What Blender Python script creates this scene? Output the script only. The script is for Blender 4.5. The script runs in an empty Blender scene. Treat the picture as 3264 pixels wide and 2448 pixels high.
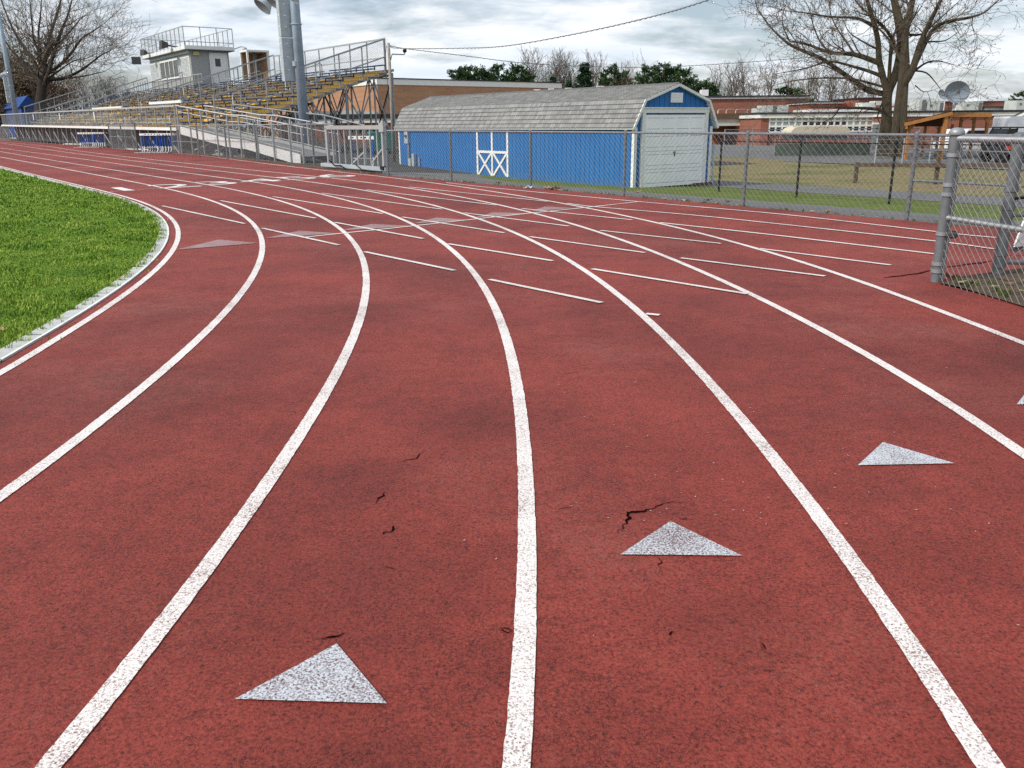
import bpy, math, random, json
import numpy as np
from mathutils import Vector, Matrix
random.seed(7); rng = np.random.default_rng(7)
S = bpy.context.scene
COL = S.collection
PI = math.pi

# ------------------------------------------------------------------ frames
# world: camera foot at the origin, +Y straight ahead. Track frame: s along the
# straight (away to the left), t outwards from the infield (away to the right).
TC = np.array([-19.5016, 14.4005]); U = np.array([-0.59735, 0.80198]); N = np.array([0.80198, 0.59735])
ROT = math.atan2(-U[1], -U[0])
CAMZ = 1.394; F = 2685.53; PW, PH = 3264, 2448
PITCH, ROLL = 0.3002, -0.0091
cp, sp = math.cos(PITCH), math.sin(PITCH); cr, sr = math.cos(ROLL), math.sin(ROLL)
FW = np.array([0, cp, -sp]); UP0 = np.array([0, sp, cp]); RT0 = np.array([1, 0, 0.])
RT = cr*RT0 + sr*UP0; UP = -sr*RT0 + cr*UP0
EYE = np.array([0, 0, CAMZ])
def W(s, t, z=0.0):
    p = TC + s*U + t*N
    return np.array([p[0], p[1], z])
def ST(p):
    d = np.array(p[:2]) - TC
    return float(d @ U), float(d @ N)
def ray(x, y): return (x-PW/2)/F*RT - (y-PH/2)/F*UP + FW
def G(x, y, z=0.0):                       # image pixel's sight line met with a level
    d = ray(x, y); return EYE + d*((z-CAMZ)/d[2])
def GD(x, y, dist):                       # image pixel carried along its sight line to a chosen distance
    d = ray(x, y); return EYE + d*(dist/d[1])
def onT(x, y, T):                         # sight line through an image pixel met with a wall t = T
    d = ray(x, y); k = (T + TC @ N)/(d[:2] @ N); p = EYE + k*d
    return ST(p)[0], float(p[2])

def onS(x, y, s_):                        # sight line through an image pixel met with a cross wall s = s_
    d = ray(x, y); k = (s_ + TC @ U)/(d[:2] @ U); p = EYE + k*d
    return ST(p)[1], float(p[2])

# ------------------------------------------------------------------ helpers
def tag(o, label=None, cat=None, group=None, kind=None):
    if label: o['label'] = label
    if cat: o['category'] = cat
    if group: o['group'] = group
    if kind: o['kind'] = kind
    return o
class MB:
    def __init__(s): s.v = []; s.f = []; s.uv = []; s.segs = []
    def add(s, vs, fs, uvs=None):
        b = len(s.v); s.v += [tuple(map(float, p)) for p in vs]
        for i, f in enumerate(fs):
            s.f.append([b+k for k in f]); s.uv.append(uvs[i] if uvs else None)
    def box(s, x0, x1, y0, y1, z0, z1):
        if x0 > x1: x0, x1 = x1, x0
        if y0 > y1: y0, y1 = y1, y0
        if z0 > z1: z0, z1 = z1, z0
        s.add([(x0,y0,z0),(x1,y0,z0),(x1,y1,z0),(x0,y1,z0),(x0,y0,z1),(x1,y0,z1),(x1,y1,z1),(x0,y1,z1)],
              [(0,3,2,1),(4,5,6,7),(0,1,5,4),(1,2,6,5),(2,3,7,6),(3,0,4,7)])
        return s
    def quad(s, a, b, c, d, uv=None): s.add([a,b,c,d], [(0,1,2,3)], [uv] if uv else None); return s
    def beam(s, a, b, w, h):             # rectangular bar from a to b (w sideways, h in the vertical plane)
        a = np.array(a, float); b = np.array(b, float); d = b-a; d /= np.linalg.norm(d)
        up = np.array([0,0,1.]) if abs(d[2]) < .95 else np.array([0,1.,0])
        x = np.cross(d, up); x /= np.linalg.norm(x); y = np.cross(x, d)
        vs = []
        for p in (a, b):
            for sx, sy in ((-1,-1),(1,-1),(1,1),(-1,1)): vs.append(p + x*sx*w/2 + y*sy*h/2)
        s.add(vs, [(0,1,2,3),(7,6,5,4),(0,4,5,1),(1,5,6,2),(2,6,7,3),(3,7,4,0)]); return s
    def tube(s, a, b, r0, r1=None): s.segs.append((a, b, r0, r0 if r1 is None else r1)); return s
    def path(s, pts, r):
        for a, b in zip(pts[:-1], pts[1:]): s.tube(a, b, r)
        return s
    def cyl(s, c, r, z0, z1, n=16, r1=None, cap=True):
        r1 = r if r1 is None else r1; vs = []
        for z, rr in ((z0, r), (z1, r1)):
            for k in range(n): vs.append((c[0]+rr*math.cos(2*PI*k/n), c[1]+rr*math.sin(2*PI*k/n), z))
        fs = [(k, (k+1) % n, n+(k+1) % n, n+k) for k in range(n)]
        if cap: fs += [tuple(range(n))[::-1], tuple(range(n, 2*n))]
        s.add(vs, fs); return s
    def lathe(s, c, prof, n=16):
        vs = [(c[0]+r*math.cos(2*PI*k/n), c[1]+r*math.sin(2*PI*k/n), c[2]+z) for r, z in prof for k in range(n)]
        fs = [(i*n+k, i*n+(k+1) % n, (i+1)*n+(k+1) % n, (i+1)*n+k) for i in range(len(prof)-1) for k in range(n)]
        s.add(vs, fs); return s
    def prism(s, poly, axis, a0, a1):    # polygon in the other two axes, extruded along axis
        def P(q, a):
            return {'x': (a, q[0], q[1]), 'y': (q[0], a, q[1]), 'z': (q[0], q[1], a)}[axis]
        m = len(poly); vs = [P(q, a0) for q in poly] + [P(q, a1) for q in poly]
        fs = [tuple(range(m))[::-1], tuple(range(m, 2*m))] + [(k, (k+1) % m, m+(k+1) % m, m+k) for k in range(m)]
        s.add(vs, fs); return s
    def build(s, name, mat, parent=None, sides=8, smooth=False):
        nv = len(s.v)
        V = list(s.v); Fs = list(s.f)
        if s.segs:
            tv, tf = seg_arrays(s.segs, sides); V += [tuple(p) for p in tv]; Fs += [[nv+k for k in f] for f in tf]
        me = bpy.data.meshes.new(name); me.from_pydata(V, [], Fs); 
        if any(s.uv):
            ul = me.uv_layers.new(name='UVMap'); li = 0
            for i, f in enumerate(Fs):
                for j in range(len(f)):
                    if i < len(s.uv) and s.uv[i]: ul.data[li].uv = s.uv[i][j]
                    li += 1
        if smooth or (s.segs and not s.f): me.polygons.foreach_set('use_smooth', [True]*len(me.polygons))
        me.update(); me.materials.append(mat)
        o = bpy.data.objects.new(name, me); COL.objects.link(o)
        if parent: o.parent = parent
        return o
def seg_arrays(segs, n):
    A = np.array([q[0] for q in segs], float); B = np.array([q[1] for q in segs], float)
    R0 = np.array([q[2] for q in segs]); R1 = np.array([q[3] for q in segs])
    D = B-A; L = np.linalg.norm(D, axis=1, keepdims=True); L[L == 0] = 1e-6; D /= L
    ref = np.where(np.abs(D[:, 2:3]) < .9, np.array([[0, 0, 1.]]), np.array([[1., 0, 0]]))
    X = np.cross(D, ref); X /= np.linalg.norm(X, axis=1, keepdims=True); Y = np.cross(D, X)
    ang = 2*PI*np.arange(n)/n + .4
    ring = np.cos(ang)[None, :, None]*X[:, None, :] + np.sin(ang)[None, :, None]*Y[:, None, :]
    v0 = A[:, None, :] + ring*R0[:, None, None]; v1 = B[:, None, :] + ring*R1[:, None, None]
    V = np.concatenate([v0, v1], axis=1).reshape(-1, 3)
    m = len(segs); base = (np.arange(m)*2*n)[:, None]; k = np.arange(n)
    q = np.stack([k, (k+1) % n, n+(k+1) % n, n+k], 1)
    Fq = (base[:, :, None] + q[None]).reshape(-1, 4).tolist()
    if n > 4: Fq += (base + np.arange(n)[None]).tolist() + (base + n + np.arange(n)[None]).tolist()
    return V, Fq
def raw(name, V, Fs, mat, parent=None, smooth=False):
    me = bpy.data.meshes.new(name); me.from_pydata(np.asarray(V).tolist(), [], Fs if isinstance(Fs, list) else Fs.tolist())
    if smooth: me.polygons.foreach_set('use_smooth', [True]*len(me.polygons))
    me.update(); me.materials.append(mat)
    o = bpy.data.objects.new(name, me); COL.objects.link(o)
    if parent: o.parent = parent
    return o
def thing(name, label, cat, loc=(0, 0, 0), rot=0.0, group=None, tilt=0.0):
    o = bpy.data.objects.new(name, None); COL.objects.link(o); o.empty_display_size = .2
    o.location = tuple(float(c) for c in loc); o.rotation_euler = (0, tilt, rot)
    return tag(o, label, cat, group)
def tthing(name, label, cat, s, t, z=0.0, group=None, tilt=0.0):   # axes: x back along the track, y outwards
    return thing(name, label, cat, W(s, t, z), ROT, group, tilt)
def dup(r0, loc, rot=None, label=None, group=None, scale=None):
    r = r0.copy(); COL.objects.link(r); r.location = tuple(float(c) for c in loc)
    if rot is not None: r.rotation_euler = (0, 0, rot)
    if scale: r.scale = scale
    if label: r['label'] = label
    if group: r['group'] = group
    for ch in list(r0.children):
        c = ch.copy(); COL.objects.link(c); c.parent = r
        for g in ch.children:
            d = g.copy(); COL.objects.link(d); d.parent = c
    return r

# ------------------------------------------------------------------ materials
class NT:
    def __init__(s, name):
        s.m = bpy.data.materials.new(name); s.m.use_nodes = True
        s.nt = s.m.node_tree; s.b = s.nt.nodes['Principled BSDF']; s.out = s.nt.nodes['Material Output']
        s.b.inputs['Specular IOR Level'].default_value = .3
    def n(s, typ, **kw):
        nd = s.nt.nodes.new(typ)
        for k, v in kw.items():
            if k in nd.inputs: 
                if isinstance(v, (int, float, tuple, list)): nd.inputs[k].default_value = v
                else: s.l(v, nd.inputs[k])
            else: setattr(nd, k, v)
        return nd
    def l(s, a, b): s.nt.links.new(a, b)
    def obj(s):
        return s.n('ShaderNodeTexCoord').outputs['Object']
    def noise(s, vec, scale, detail=4, rough=.55, dist=0):
        nd = s.n('ShaderNodeTexNoise', Scale=scale, Detail=detail, Roughness=rough, Distortion=dist)
        if vec is not None: s.l(vec, nd.inputs['Vector'])
        return nd.outputs['Fac']
    def ramp(s, fac, stops):
        r = s.nt.nodes.new('ShaderNodeValToRGB'); s.l(fac, r.inputs[0]); e = r.color_ramp.elements
        while len(e) < len(stops): e.new(.5)
        for i, (p, c) in enumerate(stops):
            e[i].position = p; e[i].color = (c, c, c, 1) if isinstance(c, (int, float)) else (*c, 1)
        return r.outputs[0]
    def mix(s, fac, a, b, mode='MIX'):
        m = s.nt.nodes.new('ShaderNodeMixRGB'); m.blend_type = mode
        for i, v in ((0, fac), (1, a), (2, b)):
            if isinstance(v, (int, float)): m.inputs[i].default_value = v if i == 0 else (v, v, v, 1)
            elif isinstance(v, tuple): m.inputs[i].default_value = (*v, 1)
            else: s.l(v, m.inputs[i])
        return m.outputs[0]
    def math(s, op, a, b=0.0, c=0.0):
        m = s.nt.nodes.new('ShaderNodeMath'); m.operation = op
        for i, v in enumerate((a, b, c)):
            if isinstance(v, (int, float)): m.inputs[i].default_value = v
            else: s.l(v, m.inputs[i])
        return m.outputs[0]
    def col(s, c):
        if isinstance(c, tuple): s.b.inputs['Base Color'].default_value = (*c, 1)
        else: s.l(c, s.b.inputs['Base Color'])
    def rough(s, r):
        if isinstance(r, (int, float)): s.b.inputs['Roughness'].default_value = r
        else: s.l(r, s.b.inputs['Roughness'])
    def bump(s, h, strength=.3, dist=.01):
        b = s.n('ShaderNodeBump', Strength=strength, Distance=dist); s.l(h, b.inputs['Height']); s.l(b.outputs[0], s.b.inputs['Normal'])
def simple(name, c, r=.6, metal=0.0, var=.12, scale=6.0, spec=.3, bump=0.0):
    t = NT(name); o = t.obj()
    k = t.noise(o, scale, 5, .6)
    lo = tuple(v*(1-var) for v in c); hi = tuple(min(1, v*(1+var)) for v in c)
    t.col(t.ramp(k, [(.3, lo), (.7, hi)])); t.rough(r); t.b.inputs['Metallic'].default_value = metal
    t.b.inputs['Specular IOR Level'].default_value = spec
    if bump: t.bump(t.noise(o, scale*6, 4), bump, .01)
    return t.m

def mat_track():
    t = NT('red_rubber'); o = t.obj()
    big = t.noise(o, .35, 4, .55); mid = t.noise(o, 2.2, 4, .6); fine = t.noise(o, 95, 3, .65, .4); gr = t.noise(o, 260, 2, .6)
    base = t.ramp(fine, [(.32, (.075, .012, .009)), (.44, (.235, .034, .023)), (.62, (.315, .050, .033)), (.8, (.38, .072, .053))])
    wear = t.ramp(big, [(.33, (.62, .60, .60)), (.47, (.93, .92, .92)), (.62, (1.10, 1.12, 1.13))])
    c = t.mix(1.0, base, wear, 'MULTIPLY')
    c = t.mix(t.ramp(mid, [(.3, .55), (.55, 0.0)]), c, t.mix(1.0, c, (.66, .62, .62), 'MULTIPLY'))
    grit = t.ramp(t.math('ADD', t.math('MULTIPLY', t.noise(o, .55, 4, .6), .65), t.math('MULTIPLY', t.noise(o, 30, 3, .7), .35)), [(.52, 0.0), (.70, .28)])
    c = t.mix(grit, c, (.26, .16, .13))
    # short wandering hairline cracks in the binder, thickest where the surface is worn
    vor = t.n('ShaderNodeTexVoronoi', feature='DISTANCE_TO_EDGE', Scale=52.0)
    wob = t.n('ShaderNodeTexNoise', Scale=22.0, Detail=3.0); t.l(o, wob.inputs['Vector'])
    add = t.n('ShaderNodeVectorMath', operation='MULTIPLY_ADD'); t.l(wob.outputs['Color'], add.inputs[0]); add.inputs[1].default_value = (.13, .13, .13); t.l(o, add.inputs[2])
    t.l(add.outputs[0], vor.inputs['Vector'])
    crack = t.ramp(vor.outputs['Distance'], [(.0, 1.0), (.05, 0.0)])
    gate = t.ramp(t.math('ADD', t.math('MULTIPLY', t.noise(o, 11, 4, .75), .6), t.math('MULTIPLY', t.noise(o, .9, 3, .6), .4)), [(.47, 0.0), (.60, 1.0)])
    cm = t.math('MULTIPLY', crack, gate)
    # worn, darkened patches where runners and puddles have stood
    sxy = t.n('ShaderNodeSeparateXYZ'); t.l(o, sxy.inputs[0]); wn1 = t.noise(o, 2.6, 4, .65)
    acc = None
    for (x, y, rx, ry, k) in ((.0, 3.92, .62, .42, .8), (.30, 3.68, .34, .26, .6), (-2.69, 6.22, .45, .75, .75), (-1.64, 5.12, .28, .5, .5), (-.82, 8.3, .45, .75, .6), (-.37, 2.44, .34, .30, .75), (1.32, 3.05, .34, .24, .5), (.6, 2.11, .26, .2, .6), (-3.14, 13.19, .6, 1.2, .4), (-1.89, 3.97, .26, .5, .45), (4.1, 7.0, 1.1, .22, .8), (4.7, 6.3, .5, .22, .7)):
        dx = t.math('DIVIDE', t.math('SUBTRACT', sxy.outputs[0], x), rx*1.25); dy = t.math('DIVIDE', t.math('SUBTRACT', sxy.outputs[1], y), ry*1.25)
        d = t.math('SQRT', t.math('ADD', t.math('MULTIPLY', dx, dx), t.math('MULTIPLY', dy, dy)))
        m_ = t.math('MULTIPLY', t.ramp(t.math('ADD', d, t.math('MULTIPLY', t.math('SUBTRACT', wn1, .5), 1.3)), [(.25, 1.0), (1.0, 0.0)]), k*.5)
        acc = m_ if acc is None else t.math('MAXIMUM', acc, m_)
    c = t.mix(acc, c, t.mix(1.0, c, (.50, .47, .47), 'MULTIPLY'))
    gr2 = t.noise(o, 46, 4, .75, .8)
    c = t.mix(t.ramp(gr2, [(.36, .72), (.50, 0.0)]), c, t.mix(1.0, c, (.45, .40, .40), 'MULTIPLY'))
    c = t.mix(t.math('MULTIPLY', cm, .8), c, (.055, .014, .013))
    t.col(c); t.rough(.72); t.b.inputs['Specular IOR Level'].default_value = .34
    h = t.math('SUBTRACT', t.math('ADD', fine, t.math('MULTIPLY', gr, .4)), t.math('MULTIPLY', cm, .9))
    t.bump(h, .75, .006)
    return t.m
def mat_paint(name, c, gap, lo=.36, hi=.52):
    t = NT(name); o = t.obj()
    sp_ = t.noise(o, 150, 3, .7); w = t.noise(o, 5, 3)
    w2 = t.noise(o, .7, 4, .65)
    f = t.ramp(t.math('ADD', t.math('ADD', sp_, t.math('MULTIPLY', t.math('SUBTRACT', w, .5), .16)), t.math('MULTIPLY', t.math('SUBTRACT', w2, .5), .30)), [(lo, 0.0), (hi, 1.0)])
    t.col(t.mix(f, gap, c)); t.rough(.8); t.bump(sp_, .7, .005)
    return t.m
def mat_ground(name, stops, scale=3.0, fine=60.0, bump=.6, mixamt=.5):
    t = NT(name); o = t.obj()
    k = t.math('ADD', t.math('MULTIPLY', t.noise(o, scale, 6, .65), 1-mixamt), t.math('MULTIPLY', t.noise(o, fine, 4, .7), mixamt))
    t.col(t.ramp(k, stops)); t.rough(.95); t.bump(t.noise(o, fine, 4, .7), bump, .02); t.b.inputs['Specular IOR Level'].default_value = .1
    return t.m
def mat_siding():
    t = NT('blue_board_siding'); o = t.obj()
    sx = t.n('ShaderNodeSeparateXYZ'); t.l(o, sx.inputs[0])
    a = t.math('ADD', sx.outputs[0], sx.outputs[1]); fr = t.math('FRACT', t.math('DIVIDE', a, .21))
    gv = t.ramp(t.math('ABSOLUTE', t.math('SUBTRACT', fr, .5)), [(.0, 1.0), (.05, 1.0), (.075, 0.0)])
    mp = t.n('ShaderNodeMapping'); mp.inputs['Scale'].default_value = (9, 9, .8); t.l(o, mp.inputs[0])
    grain = t.noise(mp.outputs[0], 4, 5, .65); blot = t.noise(o, 1.3, 4, .6)
    c = t.ramp(grain, [(.3, (.012, .115, .33)), (.7, (.018, .155, .42))])
    c = t.mix(t.ramp(blot, [(.4, 0.0), (.8, .35)]), c, (.035, .19, .46))
    # splash dirt along the foot of the boards
    ft = t.ramp(t.math('ADD', sx.outputs[2], t.math('MULTIPLY', blot, .25)), [(.1, .35), (.42, 0.0)])
    c = t.mix(ft, c, (.10, .16, .24))
    t.col(t.mix(t.math('MULTIPLY', gv, .75), c, (.010, .05, .16))); t.rough(.62)
    t.bump(t.math('SUBTRACT', t.math('MULTIPLY', grain, .3), gv), .6, .012)
    return t.m
def mat_shingle():
    t = NT('grey_asphalt_shingle')
    uv = t.n('ShaderNodeTexCoord').outputs['UV']
    br = t.n('ShaderNodeTexBrick', offset=.5, Scale=1.0); t.l(uv, br.inputs['Vector'])
    br.inputs['Color1'].default_value = (.185, .19, .185, 1); br.inputs['Color2'].default_value = (.30, .302, .295, 1); br.inputs['Mortar'].default_value = (.13, .13, .13, 1)
    br.inputs['Mortar Size'].default_value = .006; br.inputs['Brick Width'].default_value = .115; br.inputs['Row Height'].default_value = .14; br.inputs['Bias'].default_value = .1
    nz = t.noise(uv, 90, 3, .7); st_ = t.noise(uv, 1.2, 4, .6)
    c = t.mix(1.0, br.outputs[0], t.ramp(nz, [(.3, .78), (.7, 1.15)]), 'MULTIPLY')
    c = t.mix(1.0, c, t.ramp(st_, [(.3, .85), (.7, 1.1)]), 'MULTIPLY')
    t.col(c); t.rough(.9); t.bump(nz, .4, .004)
    return t.m
def mat_brick(name, c1, c2, mortar, sc=1.0):
    t = NT(name); o = t.obj()
    sx = t.n('ShaderNodeSeparateXYZ'); t.l(o, sx.inputs[0]); cb = t.n('ShaderNodeCombineXYZ')
    t.l(t.math('ADD', sx.outputs[0], sx.outputs[1]), cb.inputs[0]); t.l(sx.outputs[2], cb.inputs[1])
    br = t.n('ShaderNodeTexBrick', Scale=sc); t.l(cb.outputs[0], br.inputs['Vector'])
    br.inputs['Color1'].default_value = (*c1, 1); br.inputs['Color2'].default_value = (*c2, 1); br.inputs['Mortar'].default_value = (*mortar, 1)
    br.inputs['Brick Width'].default_value = .24; br.inputs['Row Height'].default_value = .08; br.inputs['Mortar Size'].default_value = .007
    mp = t.n('ShaderNodeMapping'); mp.inputs['Scale'].default_value = (.25, .25, 1.6); t.l(o, mp.inputs[0])
    band = t.noise(mp.outputs[0], 1.5, 4, .6)
    t.col(t.mix(1.0, br.outputs[0], t.ramp(band, [(.3, .82), (.7, 1.12)]), 'MULTIPLY')); t.rough(.9)
    return t.m
def mat_glass(name='window_glass', c=(.02, .025, .03)):
    t = NT(name); t.col(c); t.rough(.06); t.b.inputs['Specular IOR Level'].default_value = .6
    return t.m
def mat_bark(name, lo, hi):
    t = NT(name); o = t.obj(); mp = t.n('ShaderNodeMapping'); mp.inputs['Scale'].default_value = (6, 6, 1.2); t.l(o, mp.inputs[0])
    k = t.noise(mp.outputs[0], 2.5, 5, .7); t.col(t.ramp(k, [(.3, lo), (.7, hi)])); t.rough(.95); t.bump(k, .8, .04)
    return t.m
def mat_leaf(name, stops, trans=.15):
    t = NT(name); g = t.n('ShaderNodeNewGeometry')
    k = t.math('ADD', t.math('MULTIPLY', g.outputs['Random Per Island'], .6), t.math('MULTIPLY', t.noise(t.obj(), .9, 3), .4))
    t.col(t.ramp(k, stops)); t.rough(.75); t.b.inputs['Specular IOR Level'].default_value = .15
    return t.m
def mat_grass():
    t = NT('grass_blade'); g = t.n('ShaderNodeNewGeometry'); o = t.obj()
    big = t.noise(o, 1.6, 5, .62, .4); k = t.math('ADD', t.math('MULTIPLY', big, .78), t.math('MULTIPLY', g.outputs['Random Per Island'], .22))
    t.col(t.ramp(k, [(.30, (.042, .11, .010)), (.41, (.095, .195, .014)), (.52, (.18, .29, .024)), (.66, (.32, .39, .07))])); t.rough(.7); t.b.inputs['Specular IOR Level'].default_value = .2
    return t.m
M = dict(
 track=mat_track(),
 white_line=mat_paint('white_line_paint', (.78, .75, .72), (.22, .11, .09), .35, .50),
 faint_line=mat_paint('worn_pink_line_paint', (.62, .50, .47), (.28, .10, .09), .35, .60),
 grey_paint=mat_paint('grey_marking_paint', (.57, .605, .65), (.14, .08, .075), .38, .56),
 worn_grey=mat_paint('worn_grey_marking_paint', (.37, .32, .33), (.24, .08, .07), .40, .62),
 crack=simple('crack_filler', (.006, .003, .003), 1.0, 0, .2, 6, 0.0), seam=simple('worn_seam', (.035, .007, .007), .95, 0, .2, 6, 0.05),
 concrete=simple('curb_concrete', (.47, .48, .46), .9, 0, .16, 9, .2, .4),
 asphalt=mat_ground('asphalt', [(.3, (.115, .118, .118)), (.7, (.20, .20, .195))], 1.2, 110, .5),
 lot=mat_ground('dark_asphalt', [(.3, (.045, .045, .045)), (.7, (.09, .09, .088))], .5, 60, .3),
 dirt=mat_ground('dirt', [(.25, (.05, .038, .028)), (.5, (.12, .085, .06)), (.75, (.20, .16, .11))], 3, 40, .8),
 lawn=mat_ground('lawn', [(.3, (.055, .09, .016)), (.5, (.11, .15, .03)), (.62, (.18, .18, .06)), (.8, (.27, .24, .11))], 1.6, 28, 1.0),
 field=mat_ground('field_grass', [(.34, (.055, .095, .022)), (.44, (.125, .13, .045)), (.52, (.24, .20, .10)), (.60, (.17, .11, .075)), (.70, (.10, .13, .035))], .30, 6, 1.0, .45),
 turf=mat_ground('turf_soil', [(.3, (.06, .12, .013)), (.5, (.11, .20, .02)), (.75, (.17, .26, .035))], 1.1, 45, 1.0),
 alu=simple('mill_aluminium', (.52, .53, .53), .42, .55, .10, 3, .5),
 alu_matt=simple('weathered_aluminium', (.37, .38, .38), .6, .25, .14, 4, .4),
 deckgrey=simple('worn_ramp_deck', (.20, .205, .205), .7, .2, .15, 6),
 galv=simple('galvanised_steel', (.29, .305, .32), .5, .4, .18, 14, .4),
 wire=simple('galvanised_wire', (.17, .18, .185), .6, .2, .15, 4, .4),
 post=simple('weathered_galvanised_post', (.15, .165, .175), .6, .25, .2, 10, .4, .1),
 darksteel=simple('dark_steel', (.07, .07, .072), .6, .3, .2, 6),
 black=simple('black_vinyl', (.012, .012, .013), .5),
 siding=mat_siding(), shingle=mat_shingle(),
 white=simple('white_paint', (.74, .75, .74), .55, 0, .07, 3),
 oldwhite=simple('peeling_white_paint', (.76, .76, .73), .7, 0, .22, 22, .2, .2),
 door_white=simple('white_door_enamel', (.89, .90, .90), .45, 0, .05, 2),
 grooveline=simple('door_groove', (.30, .31, .33), .6),
 yellow=simple('yellow_riser_paint', (.80, .45, .05), .55, 0, .10, 5),
 navy=simple('navy_seat_coating', (.010, .020, .052), .55, 0, .2, 5, .12),
 poleblue=simple('blue_grey_galvanised_pole', (.33, .41, .50), .5, .25, .16, 3, .4, .1),
 boxgrey=simple('grey_ballast_box', (.42, .47, .50), .5, .2, .10, 4),
 tan=mat_brick('tan_brick', (.44, .235, .14), (.40, .21, .12), (.40, .26, .17)),
 brick=mat_brick('red_brick', (.30, .105, .07), (.26, .09, .06), (.30, .17, .13)),
 fascia=simple('white_fascia', (.76, .77, .75), .5, 0, .05, 1),
 roofdark=simple('dark_roof_edge', (.035, .035, .037), .7),
 hvac=simple('pale_rooftop_unit', (.52, .55, .52), .6, 0, .12, 1.5),
 cladding=simple('grey_press_box_siding', (.335, .34, .33), .7, 0, .10, 8),
 darkclad=simple('dark_grey_panel', (.16, .165, .165), .7, 0, .15, 4),
 glass=mat_glass(), paleglass=mat_glass('pale_window_glass', (.30, .37, .35)),
 curtain=simple('dark_curtained_glass', (.10, .11, .11), .3, 0, .8, 14),
 wood=simple('old_pole_wood', (.30, .27, .23), .9, 0, .2, 8, .2, .3),
 cedar=simple('orange_stained_cedar', (.42, .185, .055), .6, 0, .18, 5),
 cedar_shaded=simple('shaded_brown_boards', (.085, .034, .015), .7, 0, .18, 5),  # brown cedar boards, the roof's shade painted into their colour
 brownwood=simple('brown_rail_timber', (.11, .075, .05), .9, 0, .25, 6),
 tanply=simple('tan_plywood', (.30, .17, .085), .8, 0, .2, 4),
 bark=mat_bark('oak_bark', (.024, .019, .012), (.078, .062, .039)), darkbark=mat_bark('dark_bark', (.018, .014, .011), (.05, .04, .032)),
 twig=simple('twig_bark', (.16, .128, .10), .9),
 farbark=simple('distant_twig_bark', (.15, .125, .105), .95),
 pine=mat_leaf('pine_needles', [(.1, (.014, .038, .016)), (.5, (.035, .078, .028)), (.9, (.085, .135, .045))]),
 spruce=mat_leaf('spruce_needles', [(.1, (.010, .030, .016)), (.5, (.022, .055, .026)), (.9, (.05, .09, .04))]),
 brownleaf=mat_leaf('brown_spring_leaves', [(.1, (.04, .028, .018)), (.5, (.095, .065, .038)), (.9, (.17, .125, .07))]),
 redleaf=mat_leaf('reddish_bud_leaves', [(.1, (.06, .028, .022)), (.5, (.12, .06, .045)), (.9, (.18, .10, .075))]),
 litter=mat_leaf('dry_leaf', [(.1, (.16, .085, .04)), (.5, (.36, .23, .12)), (.9, (.58, .46, .30))]),
 flake=simple('pale_chip', (.42, .34, .31), .9),
 grass=mat_grass(),
 hblue=simple('blue_hurdle_upright', (.012, .07, .33), .45, 0, .15, 4),
 court=simple('green_windscreen', (.10, .125, .10), .9, 0, .25, 2),
 teal=simple('teal_bin_plastic', (.03, .24, .21), .5),
 maskblue=simple('pale_blue_fabric', (.42, .62, .70), .8),
 red=simple('red_vehicle_paint', (.55, .06, .035), .35, 0, .05, 2, .5),
 barnred=simple('barn_red_boards', (.25, .045, .05), .7, 0, .12, 4),
 vanwhite=simple('white_vehicle_paint', (.72, .74, .76), .35, 0, .03, 2, .5),
 carblack=simple('black_vehicle_paint', (.02, .022, .026), .3, 0, .1, 2, .5),
 cream=simple('cream_canvas', (.58, .52, .40), .8, 0, .12, 2),
 rubber=simple('tyre_rubber', (.02, .02, .02), .8),
 dish=simple('grey_mesh_dish', (.27, .33, .39), .6, .2, .08, 3),
 cable=simple('cable_jacket', (.16, .16, .17), .7),
 lens=simple('grey_lamp_lens', (.30, .33, .35), .25, 0, .1, 3, .6),
 yellowbox=simple('faded_yellow_lamp_body', (.50, .48, .20), .6),
 bluewall=simple('royal_blue_panel', (.015, .06, .24), .6, 0, .15, 1.5),
)
# ------------------------------------------------------------------ terrain
def prof(t):
    return float(np.interp(t, [19.0, 19.6, 24, 30, 68, 80, 115, 700], [-.03, -.05, -.36, -.50, -.60, -1.35, -1.72, -1.72]))
def gz(s, t):
    if t <= 19.0: return -.03
    f = float(np.interp(s, [0, 8], [1.0, .3])); w = min(1, max(0, (t-32)/15))
    return prof(t)*(f + (1-f)*w)
def sheet(name, ss, ts, mat, dz=0.0, kind='structure'):
    V = []; Fs = []
    for s in ss:
        for t in ts: V.append(W(s, t, gz(s, t)+dz))
    m = len(ts)
    for i in range(len(ss)-1):
        for j in range(m-1): Fs.append((i*m+j, i*m+j+1, (i+1)*m+j+1, (i+1)*m+j))
    return tag(raw(name, V, Fs, mat), kind=kind)
SS = [-1500, -600, -300, -120, -60, -40] + list(range(-34, 12, 2)) + [14, 18, 24, 34, 50, 80, 140, 300, 700, 1500]
TT = [-1500, -600, -200, -60, 0, 19.0, 19.6, 20.9, 22, 24, 26.6, 28, 30, 32, 36, 42, 47, 60, 68, 74, 80, 90, 115, 160, 400, 1000, 2000]
sheet('ground', SS, TT, M['field'])
SR = list(range(-34, 12, 2))
def gzband(name, pts_in, pts_out, mat, dz, n=4):   # band between two (s, t) polylines of equal length, laid on the ground
    V = []; Fs = []
    for (a, b) in zip(pts_in, pts_out):
        for k in range(n+1):
            s = a[0]+(b[0]-a[0])*k/n; t = a[1]+(b[1]-a[1])*k/n; V.append(W(s, t, gz(s, t)+dz))
    for i in range(len(pts_in)-1):
        for k in range(n): Fs.append((i*(n+1)+k, i*(n+1)+k+1, (i+1)*(n+1)+k+1, (i+1)*(n+1)+k))
    return tag(raw(name, V, Fs, mat), kind='structure')
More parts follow.
